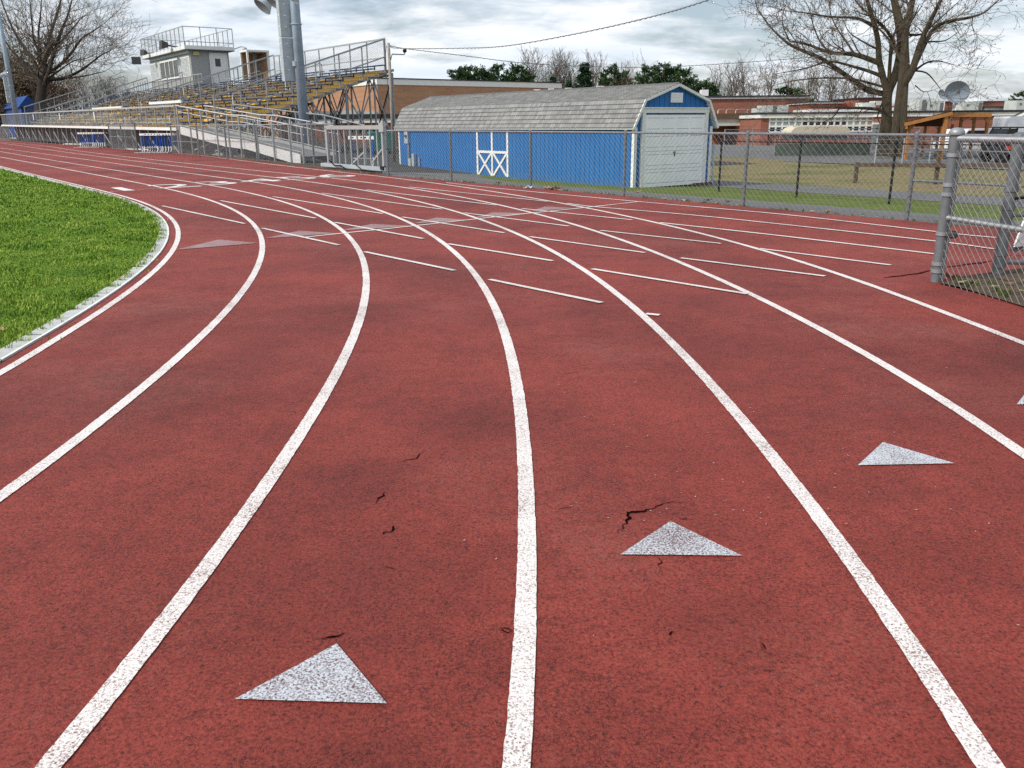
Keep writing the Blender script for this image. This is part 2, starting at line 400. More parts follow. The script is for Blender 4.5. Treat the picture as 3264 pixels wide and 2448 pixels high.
E20 = lambda s: float(np.interp(s, [-34, -14, -10, -6, -3, 0, 2], [23.0, 22.0, 21.6, 20.8, 21.5, 23.2, 24.2])) + .07*math.sin(s*2.1)
gzband('asphalt_path', [(s, 18.6) for s in SR if s <= 2], [(s, E20(s)) for s in SR if s <= 2], M['asphalt'], .014, 6)
gzband('lawn', [(s, E20(s)-.05) for s in SR if s <= 2], [(s, 26.75+.1*math.sin(s)) for s in SR if s <= 2], M['lawn'], .008, 8)
gzband('asphalt_walk', [(s, 26.7) for s in SR], [(s, 29.7) for s in SR], M['asphalt'], .014, 4)
sa = [2, 4, 6, 8, 10, 14, 18, 24, 34, 50, 80, 110]
gzband('asphalt_apron', [(s, 18.6) for s in sa], [(s, 40) for s in sa], M['lot'], .013, 14)
gzband('parking_lot', [(s, 43) for s in (-60, -30, 0, 30, 60)], [(s, 68) for s in (-60, -30, 0, 30, 60)], M['asphalt'], .03, 5)

LANES = json.loads('''{"0": [[-3.472, -1.391], [-3.321, -0.565], [-3.2, 0.25], [-3.108, 1.053], [-3.045, 1.842], [-3.008, 2.617], [-2.996, 3.377], [-3.008, 4.122], [-3.045, 4.851], [-3.124, 5.574], [-3.21, 6.273], [-3.309, 6.949], [-3.421, 7.606], [-3.547, 8.245], [-3.687, 8.865], [-3.841, 9.467], [-4.007, 10.051], [-4.185, 10.617], [-4.373, 11.166], [-4.571, 11.697], [-4.776, 12.211], [-4.989, 12.708], [-5.208, 13.188], [-5.431, 13.653], [-5.659, 14.102], [-5.889, 14.536], [-6.122, 14.955], [-6.357, 15.361], [-6.592, 15.754], [-6.827, 16.135], [-7.063, 16.504], [-7.297, 16.862], [-7.531, 17.21], [-7.763, 17.549], [-7.993, 17.879], [-8.222, 18.202], [-8.449, 18.518], [-8.673, 18.827], [-8.896, 19.131], [-9.117, 19.431], [-9.337, 19.726], [-9.555, 20.018], [-9.772, 20.308], [-9.988, 20.595], [-10.204, 20.881], [-10.419, 21.165], [-11.326, 22.36], [-12.232, 23.556], [-13.439, 25.151], [-15.244, 27.547], [-17.641, 30.749], [-20.627, 34.76], [-24.211, 39.572], [-28.393, 45.186], [-34.366, 53.205], [-43.326, 65.235], [-55.273, 81.275], [-70.207, 101.324], [-94.101, 133.403]], "1": [[-2.985, -3.51], [-2.744, -2.623], [-2.545, -1.738], [-2.381, -0.863], [-2.249, 0.001], [-2.149, 0.851], [-2.079, 1.688], [-2.037, 2.509], [-2.026, 3.317], [-2.045, 4.11], [-2.086, 4.885], [-2.147, 5.64], [-2.227, 6.375], [-2.325, 7.091], [-2.44, 7.788], [-2.571, 8.465], [-2.716, 9.124], [-2.875, 9.763], [-3.046, 10.383], [-3.229, 10.986], [-3.421, 11.569], [-3.623, 12.135], [-3.832, 12.684], [-4.049, 13.215], [-4.271, 13.731], [-4.499, 14.23], [-4.731, 14.714], [-4.966, 15.183], [-5.204, 15.638], [-5.444, 16.08], [-5.685, 16.51], [-5.928, 16.928], [-6.171, 17.335], [-6.414, 17.732], [-6.658, 18.119], [-6.901, 18.498], [-7.143, 18.87], [-7.385, 19.234], [-7.627, 19.592], [-7.868, 19.944], [-8.11, 20.292], [-8.351, 20.636], [-8.592, 20.976], [-8.835, 21.314], [-9.078, 21.649], [-9.323, 21.982], [-10.214, 23.189], [-11.106, 24.395], [-12.297, 26.001], [-14.086, 28.41], [-16.475, 31.618], [-19.467, 35.623], [-23.067, 40.424], [-27.264, 46.026], [-33.237, 54.046], [-42.197, 66.076], [-54.144, 82.115], [-69.078, 102.165], [-92.972, 134.244]], "2": [[-2.437, -5.29], [-2.139, -4.337], [-1.877, -3.393], [-1.65, -2.462], [-1.461, -1.54], [-1.31, -0.626], [-1.188, 0.271], [-1.098, 1.154], [-1.033, 2.019], [-1.003, 2.871], [-1.001, 3.707], [-1.021, 4.524], [-1.064, 5.322], [-1.128, 6.101], [-1.214, 6.861], [-1.319, 7.603], [-1.444, 8.326], [-1.585, 9.03], [-1.743, 9.715], [-1.916, 10.381], [-2.102, 11.028], [-2.299, 11.657], [-2.508, 12.267], [-2.726, 12.859], [-2.952, 13.433], [-3.185, 13.991], [-3.425, 14.532], [-3.669, 15.057], [-3.918, 15.567], [-4.171, 16.062], [-4.427, 16.544], [-4.685, 17.012], [-4.945, 17.469], [-5.206, 17.914], [-5.469, 18.349], [-5.732, 18.774], [-5.996, 19.19], [-6.26, 19.599], [-6.525, 19.999], [-6.791, 20.394], [-7.057, 20.783], [-7.324, 21.166], [-7.592, 21.546], [-7.862, 21.921], [-8.134, 22.294], [-8.408, 22.663], [-9.306, 23.865], [-10.204, 25.066], [-11.4, 26.669], [-13.192, 29.075], [-15.578, 32.286], [-18.552, 36.306], [-22.11, 41.137], [-26.245, 46.785], [-32.147, 54.858], [-41.107, 66.888], [-53.054, 82.928], [-67.988, 102.977], [-91.882, 135.056]], "3": [[-1.4, -5.462], [-1.101, -4.508], [-0.838, -3.564], [-0.608, -2.631], [-0.413, -1.707], [-0.257, -0.789], [-0.134, 0.116], [-0.041, 1.008], [0.021, 1.885], [0.049, 2.752], [0.05, 3.601], [0.029, 4.432], [-0.014, 5.245], [-0.078, 6.039], [-0.162, 6.815], [-0.265, 7.572], [-0.386, 8.311], [-0.523, 9.032], [-0.676, 9.734], [-0.842, 10.418], [-1.022, 11.085], [-1.213, 11.733], [-1.415, 12.364], [-1.627, 12.978], [-1.847, 13.575], [-2.075, 14.157], [-2.309, 14.722], [-2.55, 15.273], [-2.796, 15.809], [-3.046, 16.332], [-3.3, 16.842], [-3.558, 17.339], [-3.818, 17.825], [-4.082, 18.3], [-4.347, 18.765], [-4.615, 19.22], [-4.885, 19.667], [-5.156, 20.106], [-5.429, 20.537], [-5.705, 20.962], [-5.982, 21.382], [-6.261, 21.795], [-6.543, 22.205], [-6.828, 22.61], [-7.115, 23.011], [-7.407, 23.409], [-8.298, 24.616], [-9.19, 25.822], [-10.379, 27.43], [-12.161, 29.843], [-14.538, 33.06], [-17.509, 37.082], [-21.074, 41.909], [-25.231, 47.54], [-31.169, 55.587], [-40.085, 67.65], [-52.032, 83.689], [-66.965, 103.739], [-90.86, 135.818]], "4": [[-0.339, -5.658], [-0.043, -4.697], [0.219, -3.746], [0.451, -2.807], [0.636, -1.866], [0.788, -0.937], [0.913, -0.023], [1.008, 0.878], [1.081, 1.76], [1.121, 2.633], [1.125, 3.495], [1.107, 4.339], [1.069, 5.166], [1.01, 5.974], [0.932, 6.765], [0.835, 7.539], [0.719, 8.295], [0.586, 9.034], [0.436, 9.756], [0.272, 10.461], [0.094, 11.148], [-0.096, 11.818], [-0.298, 12.472], [-0.51, 13.109], [-0.731, 13.729], [-0.961, 14.335], [-1.198, 14.925], [-1.442, 15.5], [-1.692, 16.062], [-1.947, 16.61], [-2.207, 17.145], [-2.471, 17.668], [-2.739, 18.18], [-3.01, 18.681], [-3.285, 19.172], [-3.562, 19.653], [-3.842, 20.126], [-4.125, 20.59], [-4.41, 21.048], [-4.698, 21.498], [-4.989, 21.942], [-5.283, 22.381], [-5.58, 22.814], [-5.881, 23.243], [-6.185, 23.668], [-6.494, 24.089], [-7.387, 25.295], [-8.278, 26.501], [-9.464, 28.112], [-11.238, 30.531], [-13.593, 33.765], [-16.52, 37.819], [-20.011, 42.7], [-24.054, 48.417], [-29.781, 56.621], [-38.279, 68.994], [-49.821, 85.336], [-64.755, 105.385], [-88.649, 137.465]], "5": [[1.33, -3.777], [1.537, -2.868], [1.715, -1.968], [1.864, -1.078], [1.986, -0.198], [2.08, 0.67], [2.149, 1.527], [2.193, 2.372], [2.213, 3.203], [2.233, 4.01], [2.215, 4.813], [2.164, 5.606], [2.09, 6.386], [1.997, 7.151], [1.887, 7.899], [1.763, 8.632], [1.625, 9.348], [1.473, 10.049], [1.309, 10.734], [1.134, 11.403], [0.947, 12.058], [0.751, 12.698], [0.545, 13.323], [0.331, 13.933], [0.108, 14.53], [-0.121, 15.114], [-0.358, 15.684], [-0.6, 16.242], [-0.848, 16.788], [-1.101, 17.322], [-1.359, 17.845], [-1.621, 18.358], [-1.887, 18.86], [-2.157, 19.353], [-2.43, 19.837], [-2.707, 20.313], [-2.986, 20.781], [-3.269, 21.241], [-3.555, 21.695], [-3.844, 22.142], [-4.137, 22.583], [-4.432, 23.019], [-4.732, 23.449], [-5.035, 23.876], [-5.342, 24.297], [-5.654, 24.715], [-6.556, 25.913], [-7.458, 27.112], [-8.656, 28.713], [-10.448, 31.119], [-12.822, 34.338], [-15.765, 38.381], [-19.256, 43.262], [-23.274, 48.998], [-28.91, 57.269], [-37.154, 69.833], [-49.086, 85.883], [-64.019, 105.933], [-87.914, 138.012]], "6": [[2.894, -1.852], [3.03, -1.0], [3.141, -0.157], [3.228, 0.676], [3.293, 1.498], [3.337, 2.31], [3.36, 3.111], [3.362, 3.9], [3.346, 4.677], [3.312, 5.443], [3.267, 6.193], [3.211, 6.929], [3.135, 7.654], [3.038, 8.369], [2.919, 9.073], [2.781, 9.765], [2.626, 10.444], [2.455, 11.11], [2.271, 11.762], [2.076, 12.401], [1.872, 13.026], [1.659, 13.637], [1.439, 14.236], [1.213, 14.821], [0.983, 15.394], [0.748, 15.956], [0.509, 16.506], [0.267, 17.046], [0.023, 17.575], [-0.224, 18.095], [-0.474, 18.606], [-0.725, 19.109], [-0.978, 19.605], [-1.234, 20.093], [-1.491, 20.575], [-1.75, 21.05], [-2.012, 21.521], [-2.275, 21.986], [-2.541, 22.447], [-2.809, 22.903], [-3.081, 23.357], [-3.355, 23.807], [-3.633, 24.254], [-3.914, 24.699], [-4.2, 25.141], [-4.489, 25.582], [-5.315, 26.838], [-6.13, 28.101], [-7.202, 29.796], [-8.785, 32.358], [-10.86, 35.8], [-13.422, 40.127], [-16.553, 45.276], [-20.735, 50.889], [-26.708, 58.909], [-35.669, 70.939], [-47.616, 86.978], [-62.549, 107.028], [-86.443, 139.107]]}''')
LN = [np.array(LANES[str(k)]) for k in range(7)]
def offs(P, d):                       # offset to the right of travel (outwards)
    T = np.gradient(P, axis=0); T /= np.linalg.norm(T, axis=1, keepdims=True)
    return P + d*np.stack([T[:, 1], -T[:, 0]], 1)
def smooth(P, m=4):                   # Catmull-Rom refinement
    out = []
    Q = np.vstack([2*P[0]-P[1], P, 2*P[-1]-P[-2]])
    for i in range(1, len(Q)-2):
        for k in range(m):
            x = k/m
            out.append(.5*((2*Q[i]) + (-Q[i-1]+Q[i+1])*x + (2*Q[i-1]-5*Q[i]+4*Q[i+1]-Q[i+2])*x*x + (-Q[i-1]+3*Q[i]-3*Q[i+1]+Q[i+2])*x**3))
    out.append(P[-1]); return np.array(out)
LN = [smooth(P) for P in LN]
def ribbon(name, P, w, z, mat, kind='structure'):
    out = [P[0]]
    for a, b in zip(P[:-1], P[1:]):
        L_ = np.linalg.norm(b-a); st = min(3.0, max(.03, min(np.hypot(*a), np.hypot(*b))*.007)); k = max(1, int(L_/st))
        out += [a+(b-a)*j/k for j in range(1, k+1)]
    P = np.array(out); T = np.gradient(P, axis=0); ok = np.r_[True, np.linalg.norm(np.diff(P, axis=0), axis=1) > 1e-6]; P = P[ok]
    m = len(P); A = offs(P, -w/2); B = offs(P, w/2)
    T = np.gradient(P, axis=0); T /= np.linalg.norm(T, axis=1, keepdims=True); Nn = np.stack([T[:, 1], -T[:, 0]], 1)
    A = A + Nn*rng.normal(0, .0009, m)[:, None]; B = B + Nn*rng.normal(0, .0009, m)[:, None]
    V = np.zeros((2*m, 3)); V[:m, :2] = A; V[m:, :2] = B; V[:, 2] = z
    return tag(raw(name, V, [(i, m+i, m+i+1, i+1) for i in range(m-1)], mat), kind=kind)
def poly(name, pts, z, mat, kind='structure'):
    V = [(p[0], p[1], z) for p in pts]
    a = sum(V[i][0]*V[(i+1) % len(V)][1]-V[(i+1) % len(V)][0]*V[i][1] for i in range(len(V)))
    f = list(range(len(V)));  f = f if a > 0 else f[::-1]
    return tag(raw(name, V, [f], mat), kind=kind)

# red track: from the curb out to the fence line and the straight's run-out to the right
inner = offs(LN[0], -.115)
far6 = LN[6]
sts = np.array([ST(p) for p in far6]); outL = offs(far6, .42)[sts[:, 0] > -1]
outer = [tuple(p) for p in outL[::-1]] + [tuple(W(s, 19.0)[:2]) for s in (-1.5, -6, -12, -18, -24, -34)]
big = G(2983, 898); pan = G(3100, 930); pdir = (pan-big)[:2]/np.linalg.norm((pan-big)[:2])
pend = big[:2] + pdir*12
verge_pts = [G(2996, 906)[:2], G(3070, 884)[:2], G(3153, 872)[:2], G(3264, 856)[:2]]
tr = [tuple(p) for p in inner[::-1]] 
near_edge = [tuple(W(-34, 14.4)[:2]), tuple(verge_pts[3]), tuple(verge_pts[2]), tuple(verge_pts[1]), tuple(verge_pts[0])]
body = [tuple(p) for p in inner] + outer + near_edge + [tuple(big[:2]+pdir*k) for k in (.5, 2, 5, 12)] + [(12, -12), (-4, -12)]
poly('running_track', body, 0.0, M['track'])
# infield soil and the concrete curb
cin = offs(LN[0], -.245)
curb = MB(); m = len(inner)
V = []
for (o_, i_) in zip(inner, cin): V += [(o_[0], o_[1], -.02), (o_[0], o_[1], .010), (i_[0], i_[1], .014), (i_[0], i_[1], -.02)]
Fs = []
for i in range(m-1):
    for k in range(3): Fs.append((4*i+k, 4*i+k+1, 4*i+4+k+1, 4*i+4+k))
tag(raw('kerb', V, [f[::-1] for f in Fs], M['concrete']), kind='structure')
ribbon('kerb_joint_edge', offs(LN[0], -.127), .022, .0125, M['white'])
poly('infield', [tuple(p) for p in cin] + [(-200, 200), (-300, 40), (-300, -60), (-6, -12)], 0.002, M['turf'])
# kerb joints and weeds spilling over it
def tuft(name, spots, h, n, label, mat='grass'):
    V = []; Fs = []
    for (x, y, z) in spots:
        for _ in range(n):
            a = rng.uniform(0, 2*PI); r_ = abs(rng.normal(0, .03)); hh = h*rng.uniform(.4, 1.3); ln = hh*rng.uniform(.2, 1.1); wd_ = .0028; b_ = rng.uniform(0, 2*PI)
            p = np.array([x+r_*math.cos(a), y+r_*math.sin(a), z]); s_ = np.array([-math.sin(b_)*wd_, math.cos(b_)*wd_, 0]); d_ = np.array([math.cos(b_)*ln, math.sin(b_)*ln, 0]); k = len(V)
            V += [p-s_, p+s_, p+d_*.4+s_*.8+np.array([0, 0, hh*.65]), p+d_*.4-s_*.8+np.array([0, 0, hh*.65]), p+d_+np.array([0, 0, hh])]; Fs += [(k, k+1, k+2, k+3), (k+3, k+2, k+4)]
    return tag(raw(name, V, Fs, M[mat]), label, 'weeds', kind='stuff')
jl = np.r_[0, np.cumsum(np.linalg.norm(np.diff(inner, axis=0), axis=1))]
for q_ in np.arange(1.0, 30, 1.52):
    i_ = np.searchsorted(jl, q_)
    if i_ < len(inner)-1:
        a_, b_ = inner[i_], cin[i_]; d_ = (inner[i_+1]-inner[i_]); d_ = d_/np.linalg.norm(d_)*.004
        tag(raw('kerb_joint', [(*(a_-d_), .0118), (*(a_+d_), .0118), (*(b_+d_), .0158), (*(b_-d_), .0158)], [(0, 1, 2, 3)], M['dirt']), kind='structure')
ws_ = []
for _ in range(170):
    i_ = rng.integers(0, int(len(cin)*.62)); p_ = cin[i_] + (inner[i_]-cin[i_])*abs(rng.normal(0, .22)); ws_.append((p_[0], p_[1], .004))
tuft('kerb_weeds', ws_, .042, 16, 'grass tufts spilling over the inner edge of the concrete kerb')
# lane lines
for k in range(7):
    ribbon('lane_line', LN[k], .064 if k else .062, .004, M['white_line'])
def seg(name, a, b, w, z, mat):
    A = G(*a)[:2]; B = G(*b)[:2]; return ribbon(name, np.array([A+(B-A)*i/8 for i in range(9)]), w, z, mat)
DASH = [((517.5,657.4),(779.8,714)), ((703,640.5),(1006,696.7)), ((869,627.7),(1220.7,682)), ((1025,616.4),(1408.5,668)), ((1168.7,606),(1582,655)), ((1304,597),(1745,643)),
 ((836,728.6),(1080.6,782.5)), ((1067,710),(1349,762)), ((1283,693),(1606.5,743.4)), ((1479,679.7),(1812.7,722)), ((1663.5,666),(2015,702)),
 ((1162,804),(1449,864)), ((1429,778.7),(1761,833)), ((1689,756),(2056,807)), ((1914,736),(2298.4,777.8)),
 ((1560.4,892.6),(1918.7,967)), ((1888,859),(2382,939)), ((2170,824),(2629,882)), ((2419,793.5),(2839,846.7)), ((2059,1002.5),(2102,1006.6))]
for a, b in DASH: seg('dashed_lane_line', a, b, .056, .008, M['white_line'])
def pline(name, pts, w, z, mat): return ribbon(name, smooth(np.array([G(*p)[:2] for p in pts]), 5), w, z, mat)
pline('chute_line', [(1422,583),(1544,597),(1800,622),(2150,654),(2500,685),(2994,741),(3174,759)], .06, .008, M['white_line'])
pline('chute_line', [(1807,649),(1895,660),(2200,686),(2500,717),(2980,770),(3169,795)], .062, .008, M['white_line'])
pline('chute_line', [(2100.6,710.8),(2300,732),(2500,754.4),(2983,811.5)], .064, .008, M['white_line'])
pline('finish_line', [(346,613),(400,607.7),(644,591),(784,582),(1053,568),(1153,560)], .05, .006, M['faint_line'])
pline('relay_line', [(975,757),(1087,745),(1300,723),(1600,690),(1897,659),(2040,643)], .055, .0065, M['white_line'])
def tri(name, pts, mat, z=.0052): return poly(name, [G(*p)[:2] for p in pts], z, mat)
for p in [((749.6,2232.6),(1074,2055.5),(1233.6,2247)), ((1977,1771),(2136.7,1664.5),(2365,1775)), ((2734,1486),(2814,1412),(3043,1480)), ((3240,1292),(3302,1212),(3520,1275)),
          ((558,797.6),(696,764.8),(825,775.7)), ((841,761),(956,736),(1076,745)), ((1089.6,735),(1184.5,714.7),(1320,721.5)), ((1316,713.6),(1389.5,694.6),(1500.7,702.7)),
          ((1514,694.6),(1571,677.5),(1690.6,681)), ((1693,674),(1736.7,659),(1831.6,664))]:
    tri('zone_triangle', p, M['grey_paint'] if p[0][1] > 1000 else M['worn_grey'])
for p in [((95,549.5),(158,541.5),(186,540)), ((215,539.5),(282,533.5),(303,533)), ((335,533),(392,527.8),(412,527.5)), ((437,526.6),(497,522),(540,520)), ((535.6,522.6),(597,519.2),(620,517.5)), ((637,517.4),(698,514.2),(718,512.8))]:
    tri('zone_triangle', p, M['worn_grey'])
# lane numbers, read by someone facing up the straight
for k in range(6):
    cu = bpy.data.curves.new('lane_number', 'FONT'); cu.body = str(k+1); cu.align_x = 'CENTER'; cu.size = 1.95
    o = bpy.data.objects.new('tmp', cu); COL.objects.link(o); bpy.context.view_layer.update()
    me = bpy.data.meshes.new_from_object(o.evaluated_get(bpy.context.evaluated_depsgraph_get())); COL.objects.unlink(o); bpy.data.objects.remove(o)
    me.materials.clear(); me.materials.append(M['white_line'])
    cpx = [(390, 603), (551, 593), (690, 583.5), (826, 575.5), (944, 567.5), (1064, 560.5)][k]
    c = G(*cpx)[:2]; lo = [(357,612),(516,600),(668,589.5),(807,580.6),(934,574),(1053,568)][k]
    co = np.array([v.co[:] for v in me.vertices]); co[:, 1] -= .68; co[:, 0] *= 1.3
    ux, uy = N*1.0, U*1.0
    for v, q in zip(me.vertices, co):
        p = c + ux*q[0]*.92 + uy*q[1]*1.0; v.co = (p[0], p[1], .0062)
    o = bpy.data.objects.new('lane_number', me); COL.objects.link(o); tag(o, kind='structure')
# cracks in the surface
def crack(pts, w, mt='crack'):
    P = np.array([G(*p)[:2] for p in pts]); Q = [P[0]]
    for a, b in zip(P[:-1], P[1:]):
        for x in (.33, .66, 1): Q.append(a+(b-a)*x + (rng.normal(0, .006, 2) if x < 1 else 0))
    Q = np.array(Q); m = len(Q); ws = .62*w*np.abs(np.sin(np.linspace(.15, PI-.15, m)))*rng.uniform(.5, 1.4, m)
    T = np.gradient(Q, axis=0); T /= np.linalg.norm(T, axis=1, keepdims=True) + 1e-9; Nn = np.stack([T[:, 1], -T[:, 0]], 1)
    V = np.zeros((2*m, 3)); V[:m, :2] = Q - Nn*ws[:, None]/2; V[m:, :2] = Q + Nn*ws[:, None]/2; V[:, 2] = .003
    tag(raw('surface_crack', V, [(i, m+i, m+i+1, i+1) for i in range(m-1)], M[mt]), kind='structure')
z2 = lambda pts: [(1150+x*.8668, 1350+y*.8668) for x, y in pts]
for pts, w in [(z2([(130,143),(180,135),(205,130),(232,105)]), .012), (z2([(55,300),(66,275),(90,252)]), .013), (z2([(75,408),(95,400),(120,392),(116,380)]), .012),
   (z2([(945,405),(962,375),(975,358),(985,345),(980,328),(1010,327),(1070,316),(1105,300),(1150,288)]), .018), (z2([(1168,352),(1220,358)]), .006), (z2([(1150,297),(1190,292)]), .005),
   (z2([(730,318),(785,308)]), .006), (z2([(98,522),(125,540)]), .007), (z2([(520,757),(560,762)]), .009), (z2([(1090,492),(1108,515),(1102,532)]), .008), (z2([(1136,782),(1140,765)]), .012),
   ([(1020,2038),(1060,2032),(1100,2022)], .012), ([(1790,1194),(1830,1188),(1868,1182)], .006), ([(2430,2074),(2434,2060),(2428,2050)], .010), ([(1590,2010),(1612,2004),(1630,2012)], .008), ([(2432,2140),(2450,2150)], .006),
   ([(2816,886),(2870,880),(2930,872),(2975,861)], .085), ([(3012,853),(3090,842),(3174,832)], .09)]:
    crack(pts, w, 'seam' if w > .05 else 'crack')
# dirt verge inside the fence corner, soil strip under the far fence
poly('dirt_verge', [tuple(p) for p in (verge_pts[0], verge_pts[1], verge_pts[2], verge_pts[3])] + [tuple(W(-34, 14.6)[:2]), tuple(pend), tuple(big[:2]+pdir*5 - np.array([.12, .1])), tuple(big[:2]+pdir*2 - np.array([.1, .12])), tuple(big[:2]+pdir*.3)], .012, M['dirt'])
so = sts[:, 0] > 0
A_ = offs(far6, .40)[so]; B_ = offs(far6, .85)[so]; m = len(A_)
V = [(p[0], p[1], .006) for p in A_] + [(p[0], p[1], .006) for p in B_]
tag(raw('soil_strip', V, [(i, m+i, m+i+1, i+1) for i in range(m-1)], M['dirt']), kind='structure')

# ------------------------------------------------------------------ grass and litter (uncountable)
def inside_infield(P):
    # left of the curb's inner edge: nearest point test
    q = cin[::3]; T = np.gradient(q, axis=0); res = np.zeros(len(P), bool); dist = np.zeros(len(P))
    for i0 in range(0, len(P), 20000):
        p = P[i0:i0+20000]; d = ((p[:, None, :]-q[None])**2).sum(2); j = d.argmin(1)
        v = p-q[j]; side = T[j, 0]*v[:, 1]-T[j, 1]*v[:, 0]
        res[i0:i0+20000] = side > 0; dist[i0:i0+20000] = np.sqrt(d[np.arange(len(p)), j])
    return res, dist
def blades(n, r0, r1, a0, a1, hmul=1.0):
    u_ = rng.random(n); r = r0*(r1/r0)**u_; a = np.radians(rng.uniform(a0, a1, n))
    P = np.stack([r*np.sin(a), r*np.cos(a)], 1); ok, d = inside_infield(P)
    ok |= d < rng.exponential(.034, n)*(1+.9*np.sin(P[:, 0]*9+P[:, 1]*7)*np.sin(P[:, 1]*5.3)); P = P[ok]; r = r[ok]; d = d[ok]; k = len(P)
    clump = np.sin(P[:, 0]*5.1+1.3*np.sin(P[:, 1]*3.7))*np.sin(P[:, 1]*4.3+1.1*np.sin(P[:, 0]*2.9))
    h = (rng.uniform(.012, .032, k)*(1+.6*clump) + .03*(d < .10)*rng.random(k))*hmul*np.clip(.8+r*.03, 1, 1.8)
    wd = rng.uniform(.0018, .0034, k)*np.clip(r/5.0, 1, 6)
    az = rng.uniform(0, 2*PI, k); lean = rng.uniform(.15, 1.1, k)
    dx = np.stack([np.cos(az), np.sin(az)], 1); px_ = np.stack([-np.sin(az), np.cos(az)], 1)
    V = np.zeros((k, 5, 3)); 
    V[:, 0, :2] = P - px_*wd[:, None]; V[:, 1, :2] = P + px_*wd[:, None]
    mid = P + dx*(h*lean*.4)[:, None]; tip = P + dx*(h*lean)[:, None]
    V[:, 2, :2] = mid + px_*wd[:, None]*.8; V[:, 3, :2] = mid - px_*wd[:, None]*.8; V[:, 4, :2] = tip
    V[:, 2, 2] = V[:, 3, 2] = h*.62; V[:, 4, 2] = h*np.clip(1.1-lean*.35, .4, 1)
    b = (np.arange(k)*5)[:, None]
    f4 = (b + np.array([[0, 1, 2, 3]])).tolist(); f3 = (b + np.array([[3, 2, 4]])).tolist()
    return V.reshape(-1, 3), f4, f3
V1, a4, a3 = blades(300000, 3.2, 60, -40, -4)
tag(raw('grass', V1, a4+a3, M['grass']), 'short bright green infield grass inside the concrete kerb', 'grass', kind='stuff')
def leaves(name, spots, size, mat, label, z=0.0, kind='stuff', cat='leaves'):
    V = []; Fs = []
    for (p, zz) in spots:
        sz = size*rng.uniform(.6, 1.4); az = rng.uniform(0, 2*PI); b = len(V); tilt = rng.uniform(-.7, .7)
        shape = [(-1, 0), (-.45, .38), (-.2, .18), (.1, .55), (.35, .2), (1, .1), (.4, -.22), (.15, -.5), (-.2, -.2), (-.5, -.35)]
        for x, y in shape:
            X = x*sz*math.cos(az)-y*sz*math.sin(az); Y = x*sz*math.sin(az)+y*sz*math.cos(az)
            V.append((p[0]+X, p[1]+Y, zz + .012 + abs(x*tilt+y*.4)*sz*.6))
        Fs.append(list(range(b, b+len(shape))))
    return tag(raw(name, V, Fs, mat), label, cat, kind=kind)
sp_l = []
for s in rng.uniform(-22, 3, 70): 
    t = 18.97+rng.exponential(.07); sp_l.append((W(s, t), max(.0, gz(s, t)+.01)))
for _ in range(60):
    q_ = big[:2] + pdir*rng.uniform(.2, 4) + np.array([pdir[1], -pdir[0]])*-1*rng.uniform(0, .8); sp_l.append(((q_[0], q_[1]), .02))
wv = [(*(big[:2]+pdir*rng.uniform(.15, 5)+np.array([-pdir[1], pdir[0]])*abs(rng.normal(0, .25))), .01) for _ in range(80)]
tuft('fence_weeds', wv, .055, 22, 'weeds and grass growing under the near chain-link panel', 'lawn')
wv = [(*W(rng.uniform(-20, 0), 19.1+rng.normal(0, .05))[:2], -.02) for _ in range(120)]
tuft('fence_weeds', wv, .05, 16, 'thin weeds along the foot of the long fence', 'lawn')
i6 = np.where(so)[0]
for _ in range(330):
    s_ = rng.uniform(8, 34); c6 = far6[np.argmin(np.abs(sts[:, 0]-s_))]; p = c6 + N*(rng.normal(.62, .14)); sp_l.append(((p[0], p[1]), .012))
leaves('leaf_litter', sp_l, .055, M['litter'], 'dry tan leaves scattered along the foot of the track-side fence')
sp_f = []
for _ in range(110):
    x = rng.uniform(1700, 3260); y = rng.uniform(900, 1700)
    if y > 860 + (x-1700)*.05: sp_f.append((G(x, y), -.009))
for x, y in [(1478,1725),(1530,1725),(1581,1784),(765,2182),(2200,1740),(2698,1671),(3243,1995),(2880,1460),(1892,2028),(2850,1434),(2470,1139),(2625,1177)]: sp_f.append((G(x, y), -.009))
leaves('debris_flakes', sp_f, .005, M['flake'], 'small pale flakes of debris lying on the red track', cat='debris')
# ------------------------------------------------------------------ chain-link fences (local x back along the track, y outwards)
def link_mesh(x0, x1, z0, z1, y=0.0, pitch=.10, wire=.0026, name='wire_mesh', mat='wire', parent=None, zf=None):
    segs = []; H = z1-z0; x = x0-H; dy = wire*.9
    while x < x1:
        for sgn, off in ((1, dy), (-1, -dy)):
            xa, xb = (x, x+H); za, zb = (z0, z1) if sgn > 0 else (z1, z0)
            lo, hi = max(xa, x0), min(xb, x1)
            if hi-lo > .01:
                k0 = (lo-xa)/H; k1 = (hi-xa)/H
                segs.append(((lo, y+off, za+(zb-za)*k0), (hi, y+off, za+(zb-za)*k1), wire, wire))
        x += pitch
    V, Fs = seg_arrays(segs, 3)
    if zf is not None: V[:, 2] += np.array([zf(q) for q in V[:, 0]])
    return raw(name, V, Fs, M[mat], parent)
def fence_post(x, z0, z1, r, parent, y=0.0, mat='post', cap=True, bands=()):
    b = MB(); b.cyl((x, y), r, z0, z1, 14)
    if cap: b.lathe((x, y, z1), [(r*1.25, -.05), (r*1.28, .0), (r*1.12, .022), (r*.6, .036), (0.001, .04)], 14)
    for zb in bands: b.cyl((x, y), r*1.16, zb-.018, zb+.018, 14)
    return b.build('post', M[mat], parent)
def ties(parent, xs, z, r, y=0.0):
    b = MB()
    for x in xs: b.tube((x-.006, y-r*1.2, z-.004), (x+.006, y+r*1.2, z+.004), .004); b.cyl((x, y), .003, z-r, z+r, 5)
    return b

